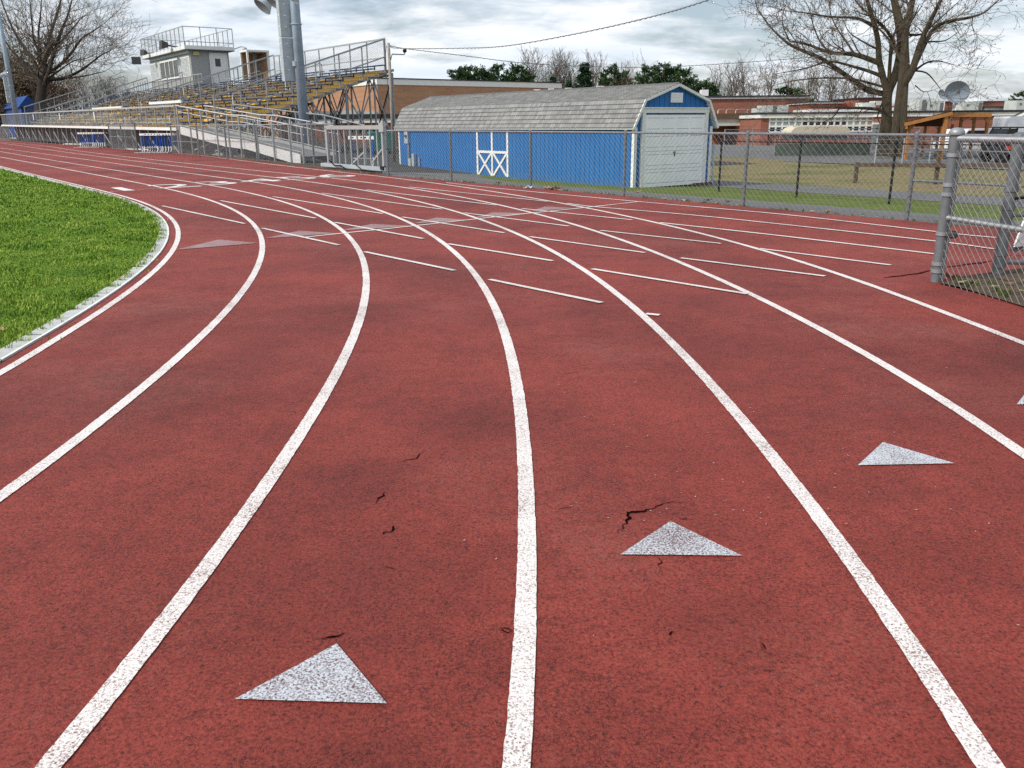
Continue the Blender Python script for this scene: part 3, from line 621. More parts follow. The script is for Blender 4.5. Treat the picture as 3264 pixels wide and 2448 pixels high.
# 1: the long fence beside the straight, with the shed behind it
s0 = -1.09; T1 = 19.05
fA = tthing('chain_link_fence', 'grey chain-link fence with its top rail tilted along the straight before the blue shed', 'fence', s0, T1, 0, 'chain-link fences round the track', .0026)  # whole fence tilted slightly so its rail follows the height in the image
sx = [onT(x, 500, T1)[0] for x in (1235, 1437, 1691, 1992, 2379.5, 2915)]
xs = [-(s-s0) for s in sx] + [-(sx[-1]-s0)+3.1, -(sx[-1]-s0)+6.2, -(sx[-1]-s0)+9.4]
for i, x in enumerate(xs): fence_post(x, -.06, 1.36 if i == 0 else 1.24, .042 if i == 0 else .030, fA, bands=(.25, .55, .85, 1.12) if i == 0 else (1.2,), mat='post')
b = MB(); b.tube((xs[0], 0, 1.225), (xs[-1], 0, 1.225), .021); b.build('top_rail', M['galv'], fA, 10)
link_mesh(xs[0], xs[-1], .035, 1.225, -.034, .108, .0022, parent=fA)
b = MB()
for x in np.arange(xs[0], xs[-1], .15): b.tube((x, -.022, 1.20), (x+.05, .0, 1.249), .0042); b.tube((x+.05, .0, 1.249), (x+.085, .022, 1.20), .0042)
b.build('mesh_tie', M['post'], fA, 3)
b = MB(); b.tube((xs[5], -.0, .60), (xs[-1], 0, .60), .019); b.build('middle_rail', M['galv'], fA, 8)
b = MB(); b.tube((xs[5], .05, 1.14), (xs[-1], .05, 1.14), .010); b.tube((xs[5], .05, 1.02), (xs[-1], .05, 1.02), .010); b.build('brace_rod', M['galv'], fA, 6)
b = MB()
for k in range(7): b.lathe((xs[0]+.06+k*.028, -.05, .74), [(.016, -.012), (.02, 0), (.016, .012)], 6)
b.build('chain', M['darksteel'], fA)
# 2: the low fence in front of the ramp
T2 = 20.0
def low_fence(label, slist, zt, s0, T, mid=None, pitch=.11, capr=.038):
    f = tthing('chain_link_fence', label, 'fence', s0, T, 0, 'chain-link fences round the track')
    xs_ = [-(s-s0) for s in slist]
    for x in xs_: fence_post(x, -.1, zt+.09, capr, f, bands=(zt,))
    x0, x1 = min(xs_), max(xs_)
    b = MB(); b.tube((x0, 0, zt), (x1, 0, zt), .023)
    b.build('top_rail', M['galv'], f, 8)
    link_mesh(x0, x1, .03, zt, -.03, pitch, .0030, parent=f)
    if mid:
        b = MB(); b.tube((x0, 0, mid), (min(x0+abs(x1-x0), x0+4.2) if len(slist) > 3 else x1, 0, mid), .019); b.build('middle_rail', M['galv'], f, 8)
    return f
low_fence('grey chain-link fence with capped posts standing in front of the sloping ramp', [23.1, 18.9, 15.0, 11.4, 5.9, 4.05], 1.42, 14.0, T2, .66)
low_fence('short chain-link panel between the two racks of blue hurdles', [30.6, 34.0, 37.1], 1.48, 34.0, T2+.1, .80)
low_fence('far chain-link panel at the left end of the bleacher walkway', [88, 93, 98], 1.55, 93, 20.9, .8)
# 3: the near panel hung from the big capped post, right foreground
pang = math.atan2(pdir[1], pdir[0])
fN = thing('chain_link_fence', 'near chain-link panel hung on the thick dome-capped post at the right edge', 'fence', (big[0], big[1], 0), pang, 'chain-link fences round the track')
b = MB(); b.cyl((0, 0), .047, -.05, 1.29, 20); b.build('post', M['post'], fN, smooth=False)
b = MB(); b.lathe((0, 0, 1.265), [(.062, 0), (.066, .012), (.062, .03), (.052, .046), (.030, .058), (.001, .062)], 20); b.build('post_cap', M['galv'], fN, smooth=True)
b = MB()
for zb in (.10, .165, .43, .77, .85, 1.10): b = MB(); b.cyl((0, 0), .056, zb-.016, zb+.016, 20); b.build('tension_band', M['galv'], fN)
b = MB(); b.cyl((.085, 0), .009, .02, 1.2, 8); b.build('tension_bar', M['post'], fN)
for zz, r in ((1.235, .026), (.57, .022)):
    b = MB(); b.tube((.04, 0, zz), (9, 0, zz), r); b.build('top_rail' if zz > 1 else 'middle_rail', M['galv'], fN, 12)
    b = MB()
    for x in np.arange(.12, 9, .076): b.tube((x, -.028, zz-.03), (x+.02, 0, zz+r+.004), .0032); b.tube((x+.02, 0, zz+r+.004), (x+.05, .028, zz-.03), .0032)
    b.build('mesh_tie', M['post'], fN, 4)
for x in (3.05, 6.1, 9.0): fence_post(x, -.05, 1.22, .032, fN)
link_mesh(.085, 9, .0, 1.235, -.03, .076, .0020, parent=fN)
b = MB(); b.lathe((.10, .02, .43), [(.03, -.03), (.045, -.015), (.045, .015), (.03, .03)], 12); b.build('latch', M['darksteel'], fN)
# 4: gate post behind it with its leaf
sec = G(3179, 876)
fG = thing('gate', 'chain-link gate leaf with a thick mud-stained post behind the near panel', 'gate', (sec[0], sec[1], 0), math.radians(-12), None)
fence_post(0, -.05, 1.24, .05, fG, bands=(.09, .2, .62, .78))
b = MB(); b.tube((0, 0, 1.1), (2.6, 0, 1.1), .022); b.tube((0, 0, .12), (2.6, 0, .12), .022); b.tube((2.6, 0, .1), (2.6, 0, 1.12), .022); b.tube((0, 0, .55), (2.6, 0, .6), .018); b.build('leaf_frame', M['galv'], fG, 10)
link_mesh(.03, 2.6, .12, 1.1, 0, .10, .0027, parent=fG)
b = MB(); b.tube((.0, -.03, .70), (.30, -.03, .73), .014); b.build('strap', M['black'], fG, 6)
# leaning white board behind the gate post
p = G(3235, 800, .05)
bd = thing('sign_board', 'white painted board leaning beside the gate post at the right edge', 'board', (p[0]-.04, p[1]-.05, 0), math.radians(20))
b = MB(); b.prism([(0, .10), (.13, .06), (.75, .1), (.75, 1.02), (.26, 1.0), (.15, .62)], 'y', 0, .02); o = b.build('panel', M['white'], bd)
b = MB(); b.box(-.02, .12, -.008, .03, .055, .10); b.build('foot', M['darksteel'], bd)
# 5: black-post fence across the lawn behind the path
T5 = 24.9
fB = tthing('black_fence', 'thin black-posted wire fence standing across the lawn beyond the asphalt path', 'fence', -9, T5, -.40)
bs = [onT(x, y, T5)[0] for x, y in ((2297, 510), (2547, 530), (2846, 545))]
xb = [-(s+9) for s in bs]; xb = xb + [xb[-1]+3, xb[-1]+6]
for x in xb: fence_post(x, -.05, 1.34, .027, fB, mat='black')
b = MB(); b.tube((xb[0], 0, 1.30), (xb[-1], 0, 1.30), .014); b.build('top_rail', M['black'], fB, 8)
link_mesh(xb[0], xb[-1], .05, 1.3, 0, .12, .0016, mat='black', parent=fB)

# ------------------------------------------------------------------ the blue shed
ZS = -.37
sh = tthing('blue_shed', 'long blue gambrel-roofed shed with a white garage door in its end', 'shed', -6.07, 24.0, ZS)
LX = -13.25          # far end along local x
Wd = 3.46
b = MB()
prof_ = [(.15, 0), (.15, 1.66), (.47, 2.33), (1.73, 2.72), (2.99, 2.33), (3.31, 1.66), (3.31, 0)]
for x in (-.10, LX+.1):
    pass
b.prism(prof_, 'x', LX+.12, -.12); b.build('wall', M['siding'], sh)
# roof: overlapping shingle courses on both pitches of both sides
b = MB()
RP = [(.0, 1.61), (.43, 2.36), (1.73, 2.78), (3.03, 2.36), (3.46, 1.61)]
def courses(p0, p1, n, flip):
    p0 = np.array(p0); p1 = np.array(p1); d = p1-p0; L = np.linalg.norm(d); d /= L; nn = np.array([-d[1], d[0]]) * (-1 if flip else 1)
    for i in range(n):
        a = p0 + d*L*i/n + nn*.026; c = p0 + d*L*(i+1.12 if i < n-1 else i+1)/n + nn*.003; v0 = i*.14; v1 = v0+.14
        ofs = (i*.37) % 1
        uv = [(ofs, v0), (ofs+abs(LX), v0), (ofs+abs(LX), v1), (ofs, v1)]
        q = [(0, a[0], a[1]), (LX, a[0], a[1]), (LX, c[0], c[1]), (0, c[0], c[1])]
        if flip: b.quad(q[0], q[3], q[2], q[1], [uv[0], uv[3], uv[2], uv[1]])
        else: b.quad(*q, uv)
        e = p0 + d*L*i/n + nn*.001
        b.quad((0, e[0], e[1]), (LX, e[0], e[1]), (LX, a[0], a[1]), (0, a[0], a[1]), uv)
courses(RP[0], RP[1], 6, False); courses(RP[1], RP[2], 10, False); courses(RP[4], RP[3], 6, True); courses(RP[3], RP[2], 10, True)
rf = b.build('roof', M['shingle'], sh)
b = MB()
under = RP + [(q[0]+(.02 if q[0] < 1.7 else -.02 if q[0] > 1.8 else 0), q[1]-.045) for q in RP[::-1]]
b.prism(under, 'x', LX+.006, -.006); b.build('roof_deck', M['oldwhite'], rf)
b = MB()
for i in range(45): x = -i*abs(LX)/45; b.quad((x, 1.73-.12, 2.76), (x-.31, 1.73-.12, 2.76), (x-.31, 1.73, 2.815), (x, 1.73, 2.822)); b.quad((x, 1.73, 2.822), (x-.31, 1.73, 2.815), (x-.31, 1.73+.12, 2.76), (x, 1.73+.12, 2.76))
b.build('ridge_cap', M['shingle'], rf)
for y0, y1, z0, z1 in ((.13, .23, 0, 1.63), (3.23, 3.33, 0, 1.63)):
    b = MB(); b.box(-.10, -.121, y0, y1, z0, z1)
    if y0 < 1: b.box(-.10, -.20, .126, .149, 0, 1.63)
    b.build('corner_board', M['oldwhite'], sh)
b = MB(); b.box(LX+.12, LX+.2, .126, .149, 0, 1.66); b.build('corner_board', M['oldwhite'], sh)
b = MB()   # gable fascia along the roof edge
for q0, q1 in zip(RP[:-1], RP[1:]): b.beam((-.006, q0[0], q0[1]-.03), (-.006, q1[0], q1[1]-.03), .03, .07)
b.build('fascia', M['oldwhite'], sh)
# garage door
gd = MB(); 
for k in range(4): gd.box(-.075, -.118, .50, 2.94, -.0+k*.49, .482+k*.49)
g = gd.build('garage_door', M['door_white'], sh)
pm = MB()
for k in range(4):
    for j in range(4):
        y0 = .58+j*.59; z0 = .10+k*.49
        for a0, a1, c0, c1 in ((y0, y0+.5, z0, z0+.012), (y0, y0+.5, z0+.29, z0+.302)): pm.box(-.0735, -.08, a0, a1, c0, c1)
pm.build('panel_groove', M['grooveline'], g)
hm = MB(); hm.box(-.05, -.08, 1.66, 1.76, .92, .95); hm.box(-.045, -.07, 1.70, 1.72, .83, .92); hm.build('handle', M['darksteel'], g)
fr = MB(); fr.box(-.05, -.122, .37, .50, -.02, 2.08); fr.box(-.05, -.122, 2.94, 3.07, -.02, 2.08); fr.box(-.045, -.122, .35, 3.09, 2.0, 2.12); fr.box(-.02, -.122, .35, 3.09, 2.12, 2.15); fr.build('door_frame', M['oldwhite'], sh)
v = MB(); v.box(-.085, -.122, 1.50, 1.97, 2.28, 2.54); vo = v.build('gable_vent', M['door_white'], sh)
v = MB()
for k in range(6): v.box(-.08, -.09, 1.53, 1.94, 2.30+k*.038, 2.305+k*.038)
v.build('louvre', M['boxgrey'], vo)
# barn doors on the long side
def sX(s): return -(s+6.07)
dx0, dx1 = sX(1.62), sX(-.12); dm = (dx0+dx1)/2
bd_ = MB()
for x in (dx0, dm, dx1): bd_.box(x-.045, x+.045, .118, .149, .06, 1.62)
bd_.box(dx0-.045, dx1+.045, .121, .149, 1.58, 1.66); bd_.box(dx0, dx1, .119, .149, .80, .88)
for xa, xb_ in ((dx0, dm), (dm, dx1)):
    bd_.beam((xa+.06, .130, .08), (xb_-.06, .130, .80), .018, .075); bd_.beam((xa+.06, .134, .80), (xb_-.06, .134, .08), .018, .075)
bd_.build('barn_door_trim', M['oldwhite'], sh)
# meter box and conduits at the left end
me_ = MB(); x = sX(6.35); me_.box(x-.13, x+.13, .05, .15, 1.05, 1.52); mo = me_.build('meter_box', M['boxgrey'], sh)
b = MB(); b.lathe((x, .03, 1.30), [(.001, -.0), (.07, .0), (.07, .05), (.05, .06)], 14); b.build('meter_dial', M['darksteel'], mo)
b = MB(); b.cyl((x+.10, .10), .03, .1, 1.6, 10); b.cyl((x+.02, .10), .02, .1, 1.05, 10); b.build('conduit', M['galv'], sh)
b = MB(); b.box(x+.18, x+.36, .0, .14, .12, .50); b.box(x+.42, x+.58, .02, .14, .2, .68); b.cyl((x+.50, .08), .03, .05, .25, 8); b.cyl((x+.85, .1), .028, .05, .55, 8); b.build('junction_box', M['boxgrey'], sh)
b = MB(); b.cyl((-.06, 3.40), .03, .0, 1.1, 10); b.box(-.10, -.03, 3.36, 3.44, .72, 1.08); b.build('downpipe', M['boxgrey'], sh)
b = MB(); b.box(-.02, -.2, 2.55, 3.35, -.03, .03); b.build('door_sill', M['brownwood'], sh)

# ------------------------------------------------------------------ aluminium gate landing between the fences
ga = tthing('aluminium_gate', 'aluminium framed gate with a white base beam between the ramp foot and the shed', 'gate', 2.0, 19.55, 0)
b = MB(); b.box(-1.75, 2.05, -.04, .04, 1.25, 1.37); b.box(2.0, 2.28, -.07, .07, 1.18, 1.44); b.build('top_beam', M['alu_matt'], ga)
b = MB(); b.box(-2.2, 2.3, -.08, .10, .06, .17); b.build('base_beam', M['boxgrey'], ga)
for x in (-1.7, 2.12): 
    b = MB(); b.box(x-.045, x+.045, -.04, .04, .1, 1.3); b.build('upright', M['alu_matt'], ga)
b = MB()
for x in np.linspace(-1.3, 1.75, 8): b.box(x-.022, x+.022, -.02, .02, .2, 1.27)
b.beam((1.3, 0, .25), (2.05, 0, .7), .03, .05); b.beam((.1, 0, .25), (.9, 0, .6), .03, .05); b.build('picket', M['alu_matt'], ga)
link_mesh(-1.7, 2.1, .2, 1.26, .03, .13, .0026, parent=ga)
b = MB(); b.box(2.05, 2.25, -.12, .06, .1, .2); b.build('gate_wheel_box', M['black'], ga)
b = MB(); b.path([(-1.4, -.13, .28), (-1.0, -.14, .12), (-.6, -.13, .14), (-.2, -.14, .05)], .02); b.build('strap', M['black'], ga, 6)
b = MB(); b.path([(.5, -.13, .2), (.9, -.14, .06), (2.2, -.14, .03)], .018); b.build('strap', M['black'], ga, 6)
# ------------------------------------------------------------------ the bleachers (origin at the walkway's near end; x back along the track, y up the stand)
BS, BT = 25.0, 20.8
bl = tthing('bleachers', 'long aluminium bleachers with navy planks and yellow risers beside the track', 'bleachers', BS, BT, 0, tilt=.006)
def bX(s): return -(s-BS)
yR = lambda i: 1.5+.68*i
zT = lambda i: 1.19+.216*i
secs = [(22, 28.9), (30.1, 38.9), (40.2, 49.8), (51, 59.6), (60.9, 71.6), (72.9, 82)]
for i in range(15):
    for j, (a, c) in enumerate(secs):
        b = MB(); y = yR(i); z = zT(i)+.43
        b.box(bX(a), bX(c), y-.13, y+.13, z-.045, z)
        b.box(bX(a), bX(c), y-.13, y-.122, z-.07, z-.045)
        n_ = max(3, int((c-a)/1.8))
        for k in range(n_):
            x = bX(a)-(k+.5)*(c-a)/n_; b.box(x-.012, x+.012, y-.02, y+.05, zT(i)+.19, z-.045)
        alu_ = (i < 2 and j > 0) or (j >= 3 and i in (2, 3))
        b.build('seat_plank', M['alu'] if alu_ else M['navy'], bl)
    for a, c in ((21.95, 39.3), (39.5, 82.6)):
        b = MB(); b.box(bX(a), bX(c), yR(i)+.28, yR(i)+.30, zT(i)-.005, zT(i+1)-.035); b.build('riser', M['yellow'], bl)
    b = MB(); b.box(bX(21.95), bX(82.6), yR(i)-.36, yR(i)+.30, zT(i)-.035, zT(i)) ; b.build('footboard', M['alu_matt'], bl)
b = MB(); b.box(bX(21.95), bX(24.8), yR(0)-.42, yR(0)-.40, .72, zT(0)-.035)
b.build('front_riser', M['yellow'], bl)
b = MB(); b.box(bX(25), bX(93), .03, 1.12, 1.20, 1.245); b.build('walkway_deck', M['alu_matt'], bl)
b = MB(); b.box(bX(24.9), bX(93), -.03, .03, 1.17, 1.33); b.build('deck_edge', M['white'], bl)
gp = [25.05+1.9*k for k in range(36)]
for k, s in enumerate(gp):
    b = MB(); b.box(bX(s)-.028, bX(s)+.028, .032, .085, -.3, 2.40); b.build('guard_post', M['alu_matt'], bl)
    if k % 2 == 1:
        b = MB(); b.beam((bX(s), .06, .82), (bX(s-1.8), .06, .02), .05, .05); b.build('brace', M['alu_matt'], bl)
b = MB(); b.box(bX(24.9), bX(93), .0, .10, 2.38, 2.47); b.build('guard_rail', M['alu'], bl)
link_mesh(bX(93), bX(25.05), 1.33, 2.40, .10, .14, .0030, parent=bl)
for s in (44.2, 57, 70):
    b = MB(); b.box(bX(s)-.14, bX(s)+.14, -.01, .0, 1.8, 2.3); b.build('notice_sheet', M['white'], bl)
# bents carrying the stand
for k, s in enumerate([22.1, 25, 28, 31.5, 35, 39, 44, 49, 54, 60, 66, 72, 78, 82.4]):
    b = MB(); x = bX(s); ys = [2.6, 4.6, 6.6, 8.6, 10.4, 11.6]
    zz = lambda y: 1.12+.3176*(y-1.5)
    b.beam((x, .95, 1.02), (x, 11.7, 1.02+.3176*10.75-.05), .06, .14)
    for y in ys: b.box(x-.04, x+.04, y-.04, y+.04, -.7, zz(y)-.1)
    for y0, y1 in zip(ys[1:-1], ys[2:]):
        b.beam((x-.05, y0, -.2), (x-.05, y1, zz(y1)-.25), .05, .06); b.beam((x+.05, y0, zz(y0)-.25), (x+.05, y1, -.2), .05, .06)
    b.beam((x, ys[0], .25), (x, ys[-1], .25), .05, .06)
    b.build('support_frame', M['galv'] if k == 0 else M['alu_matt'], bl)
for y in (4.6, 8.6, 11.6):
    for a, c in ((22.1, 25), (28, 31.5), (35, 39), (49, 54), (66, 72)):
        b = MB(); h = 1.0+.3176*(y-1.5)
        b.beam((bX(a), y+.05, -.2), (bX(c), y+.05, h-.2), .05, .06); b.beam((bX(a), y-.05, h-.2), (bX(c), y-.05, -.2), .05, .06); b.build('cross_brace', M['darksteel'], bl)
for y in (6.6, 11.6):
    b = MB(); b.box(bX(22.1), bX(82.4), y-.04, y+.04, zz(y)-.3, zz(y)-.16); b.build('purlin', M['alu_matt'], bl)
# sloping end and divider rails with mesh infill
def slope_rail(s, ya, yb, top, name='sloped_rail', mesh=True, low=.95, r=.030):
    f = lambda y: 6.01+.3176*(y-11.19) + top
    x = bX(s); b = MB()
    b.beam((x, ya, f(ya)), (x, yb, f(yb)), .055, .09); b.beam((x, ya, f(ya)-low), (x, yb, f(yb)-low), .05, .07)
    y = ya
    while y <= yb+.01:
        b.box(x-.03, x+.03, y-.03, y+.03, f(y)-1.85, f(y)); y += (yb-ya)/7
    o = b.build(name, M['alu_matt'], bl)
    if mesh:
        V_, F_ = [], []
        segs = []; H = low+.75
        yy = ya-H
        while yy < yb:
            for sg in (1, -1):
                lo, hi = max(yy, ya), min(yy+H, yb)
                if hi-lo > .02:
                    k0 = (lo-yy)/H; k1 = (hi-yy)/H
                    za, zb_ = (0, H) if sg > 0 else (H, 0)
                    segs.append(((x+.03*sg*.1, lo, f(lo)-H+za+(zb_-za)*k0), (x+.03*sg*.1, hi, f(hi)-H+za+(zb_-za)*k1), .0032, .0032))
            yy += .13
        V_, F_ = seg_arrays(segs, 3); raw('wire_mesh', V_, F_, M['wire'], bl)
slope_rail(22.2, 1.25, 11.2, 0)
slope_rail(39.4, 1.9, 11.6, .02)
slope_rail(60.2, 1.6, 11.2, -.15, low=.5)
slope_rail(72.2, 1.6, 11.2, -.15, mesh=False, low=.5)
slope_rail(83.0, 1.2, 11.6, .3, low=.8)
# back rail of the near block
b = MB(); yb = 11.28
for s in np.arange(22.25, 39, 2.2): b.box(bX(s)-.03, bX(s)+.03, yb-.03, yb+.03, 3.9, 6.05)
b.box(bX(22.2), bX(38.8), yb-.035, yb+.035, 6.0, 6.08); b.box(bX(22.2), bX(38.8), yb-.03, yb+.03, 5.02, 5.08)
b.build('back_rail', M['alu_matt'], bl)
link_mesh(bX(38.8), bX(21.85), 4.2, 6.0, yb, .14, .0032, parent=bl)
for s, yb2 in ((47, 11.6), (56, 11.6), (75, 11.7)):
    b = MB()
    for k in range(4): x = bX(s)-k*1.0; b.box(x-.03, x+.03, yb2-.03, yb2+.03, 4.1, 5.6)
    b.box(bX(s)-3.05, bX(s)+.05, yb2-.03, yb2+.03, 5.55, 5.62); b.box(bX(s)-3.05, bX(s)+.05, yb2-.03, yb2+.03, 4.9, 4.95); b.build('back_rail', M['alu_matt'], bl)
b = MB(); b.box(bX(25.2), bX(92), 1.16, 1.19, -.2, 1.19); b.build('under_deck_shade', M['darksteel'], bl)  # dark sheet added to stand for the shade under the walkway
# looped aisle handrails
for s in (29.5, 39.85, 50.4, 60.5, 72.4):
    for ya, yb in ((1.0, 3.9), (4.8, 7.4), (8.2, 10.7)):
        if s > 58 and ya > 8: continue
        x = bX(s); f = lambda y: 1.19+.3176*(y-1.5)
        b = MB(); h = 1.0
        b.path([(x, ya, f(ya)), (x, ya, f(ya)+h-.12), (x, ya+.12, f(ya)+h), (x, yb-.12, f(yb)+h-.03), (x, yb, f(yb)+h-.12), (x, yb, f(yb))], .028)
        b.tube((x, ya, f(ya)+.5), (x, yb, f(yb)+.5), .024); b.build('handrail', M['alu'], bl, 8)
b = MB(); b.box(bX(27), bX(33.5), 1.0, 1.1, 2.62, 2.76); b.build('front_top_rail', M['white'], bl)
b = MB(); b.box(bX(40), bX(49), .9, 1.0, 2.52, 2.62); b.build('front_top_rail', M['white'], bl)

# ------------------------------------------------------------------ access ramp
rp = tthing('access_ramp', 'sloping aluminium wheelchair ramp with a white side panel and handrails in front of the stand', 'ramp', 24.3, 20.8, 0)
rX = lambda s: -(s-24.3)
top = [(24.3, 1.42), (17.1, .87), (14.7, .80), (8.9, .34)]
bot = [(24.3, 1.0), (17.4, .47), (14.6, .39), (9.6, -.05), (8.9, -.05)]
b = MB(); b.prism([(rX(s), z) for s, z in top] + [(rX(s), z) for s, z in bot[::-1]], 'y', -.03, .0); b.build('side_panel', M['white'], rp)
b = MB()
for (s0_, z0_), (s1_, z1_) in zip(top[:-1], top[1:]): b.quad((rX(s0_), .0, z0_-.12), (rX(s1_), .0, z1_-.12), (rX(s1_), 1.45, z1_-.12), (rX(s0_), 1.45, z0_-.12)); b.beam((rX(s0_), -.035, z0_+.03), (rX(s1_), -.035, z1_+.03), .05, .05)
b.build('ramp_deck', M['deckgrey'], rp)
b = MB(); b.prism([(rX(s), z) for s, z in top] + [(rX(s), z) for s, z in bot[::-1]], 'y', 1.45, 1.48); b.build('side_panel', M['alu_matt'], rp)
rail = [(24.5, 2.43), (16.6, 1.86), (14.7, 1.81), (8.4, 1.31)]
fz = lambda s: float(np.interp(s, [8.4, 14.7, 16.6, 24.5], [1.31, 1.81, 1.86, 2.43]))
for y, nm in ((-.02, 'front_handrail'), (1.46, 'rear_handrail')):
    b = MB(); P_ = [(rX(s), y, z) for s, z in rail]
    b.path(P_, .032); b.path([(p[0], p[1], p[2]-.28) for p in P_], .020); b.path([(p[0], p[1], p[2]-.95) for p in P_], .018); b.build(nm, M['alu'], rp, 8)
for y in (-.06, 1.48):
    for s in (24.2, 22.3, 20.4, 18.3, 16.7, 15.2, 13.2, 11.4, 9.7, 8.5):
        b = MB(); b.box(rX(s)-.04, rX(s)+.04, y-.03, y+.03, -.12, fz(s)-.02); b.build('post', M['alu_matt'], rp)
b = MB()
for s0_, s1_ in ((23.5, 20.5), (20.2, 17.6)): b.beam((rX(s0_), .4, .2), (rX(s1_), .4, .6), .05, .06)
b.build('ramp_brace', M['alu_matt'], rp)
for s in (22.5, 19.5, 16, 13): b = MB(); b.box(rX(s)-.05, rX(s)+.05, .3, 1.2, -.1, fz(s)-1.15); b.build('ramp_support', M['alu_matt'], rp)
rr = tthing('ramp_railing', 'long thin railing line rising behind the access ramp toward the bleacher deck', 'railing', 22, 22.9, 0)
b = MB(); P_ = [(0, 0, 2.45), (8, 0, 1.95), (11, 0, 1.78), (14.5, 0, 1.36)]; b.path(P_, .028); b.build('top_rail', M['alu_matt'], rr, 8)
for x, z in ((0, 2.45), (2.7, 2.28), (5.4, 2.1), (8, 1.95), (11, 1.78), (14.5, 1.36)):
    b = MB(); b.box(x-.025, x+.025, -.025, .025, -.2, z); b.build('post', M['alu_matt'], rr)
# concrete footing pieces and stored planks under the ramp
for k, (s, t, l) in enumerate(((19.6, 21.2, 1.6), (17.2, 21.4, 1.3))):
    o = tthing('stored_plank', ['grey plank lying on the ground under the upper half of the ramp', 'grey plank lying under the middle landing of the ramp'][k], 'plank', s, t, -.02)
    b = MB(); b.box(-l/2, l/2, -.12, .12, .01, .09); b.build('board', M['alu_matt'], o); b = MB(); b.box(-l*.3, l*.3, -.05, .06, .09, .15); b.build('batten', M['alu_matt'], o)

# ------------------------------------------------------------------ press box on top of the stand
PT = 32.35
sR = onT(609, 200, PT)[0]; sL = onT(480, 215, PT)[0]; zb = 4.15; zt = onT(606, 157, PT)[1]
px = tthing('press_box', 'grey press box with white shutters and a railed roof on top of the bleachers', 'press box', sR, PT, 0)
pX = lambda s: -(s-sR); Lb = pX(sL); Dp = onS(727, 160, sR)[0]-PT
b = MB(); b.box(0, Lb, 0, Dp, zb, zt); b.build('wall', M['cladding'], px)
b = MB(); b.box(.5, Lb-.4, -.55, Dp+.4, zt+.003, zt+.30); rfb = b.build('roof', M['white'], px)
b = MB(); b.box(.52, Lb-.42, -.57, Dp+.42, zt-.06, zt); b.build('soffit', M['darkclad'], rfb)
zg = [onT(590, 147, PT-.5)[1], onT(587, 78, PT-.5)[1]]
hr = 1.55
for x in np.linspace(.45, Lb-.35, 12):
    b = MB(); b.box(x-.03, x+.03, -.56, -.50, zt+.05, zt+.3+hr); b.build('roof_rail_post', M['alu_matt'], px)
    b = MB(); b.box(x-.03, x+.03, Dp+.34, Dp+.40, zt+.05, zt+.3+hr); b.build('roof_rail_post', M['alu_matt'], px)
for y in np.linspace(-.5, Dp+.38, 4)[1:-1]:
    for x in (.45, Lb-.35):
        b = MB(); b.box(x-.03, x+.03, y-.03, y+.03, zt+.05, zt+.3+hr); b.build('roof_rail_post', M['alu_matt'], px)
b = MB()
for z in (zt+.3+hr, zt+.62):
    b.box(.42, Lb-.32, -.565, -.495, z-.03, z+.03); b.box(.42, Lb-.32, Dp+.335, Dp+.405, z-.03, z+.03)
    b.box(.42, .48, -.5, Dp+.34, z-.029, z+.029); b.box(Lb-.38, Lb-.32, -.5, Dp+.34, z-.029, z+.029)
b.build('roof_railing', M['alu_matt'], px)
link_mesh(Lb-.35, .45, zt+.62, zt+.3+hr, -.53, .22, .0034, parent=px)
def fx(x_, y_): return pX(onT(x_, y_, PT)[0])
zw0 = onT(608, 243, PT)[1]; zw1 = onT(600, 176, PT)[1]
def louvre_panel(name, xa, xb):
    b = MB(); b.box(xa, xb, -.06, -.003, zw0, zw1); o = b.build(name, M['white'], px)
    s_ = MB(); n_ = 15
    for k in range(n_):
        z = zw0+.1+k*(zw1-zw0-.2)/n_; w_ = xa-xb if xa > xb else xb-xa
        s_.quad((min(xa, xb)+.12, -.062, z), (max(xa, xb)-.12, -.062, z), (max(xa, xb)-.12, -.10, z+.02), (min(xa, xb)+.12, -.10, z+.02)); s_.box(min(xa, xb)+.12, max(xa, xb)-.12, -.066, -.061, z-.035, z-.005)
    s_.build('slat', M['boxgrey'], o)
louvre_panel('shutter', fx(606, 200), fx(573, 205)); louvre_panel('shutter', fx(510, 220), fx(481, 225))
xa, xb = fx(571, 205), fx(513, 220)
b = MB(); w_ = .12
x0_, x1_ = min(xa, xb), max(xa, xb)
for q in (x0_, x0_+(x1_-x0_)*.27, x0_+(x1_-x0_)*.5, x0_+(x1_-x0_)*.73, x1_-w_): b.box(q, q+w_, -.09, -.003, zw0, zw1)
b.box(x0_, x1_, -.095, -.003, zw0, zw0+.14); b.box(x0_, x1_, -.095, -.003, zw1-.2, zw1); wf = b.build('window', M['white'], px)
b = MB(); b.box(x0_+.02, x1_-.02, -.03, -.004, zw0+.1, zw1-.15); b.build('pane', M['curtain'], wf)
b = MB(); b.box(-.03, Lb+.5, -.16, -.003, zw1+.14, zw1+.52); b.build('header_board', M['boxgrey'], px)
for k in range(9):
    x = Lb*(k+.5)/9
    b = MB(); b.box(x-.05, x+.05, -.03, -.003, zb, zw0-.1); b.build('batten', M['darkclad'], px)
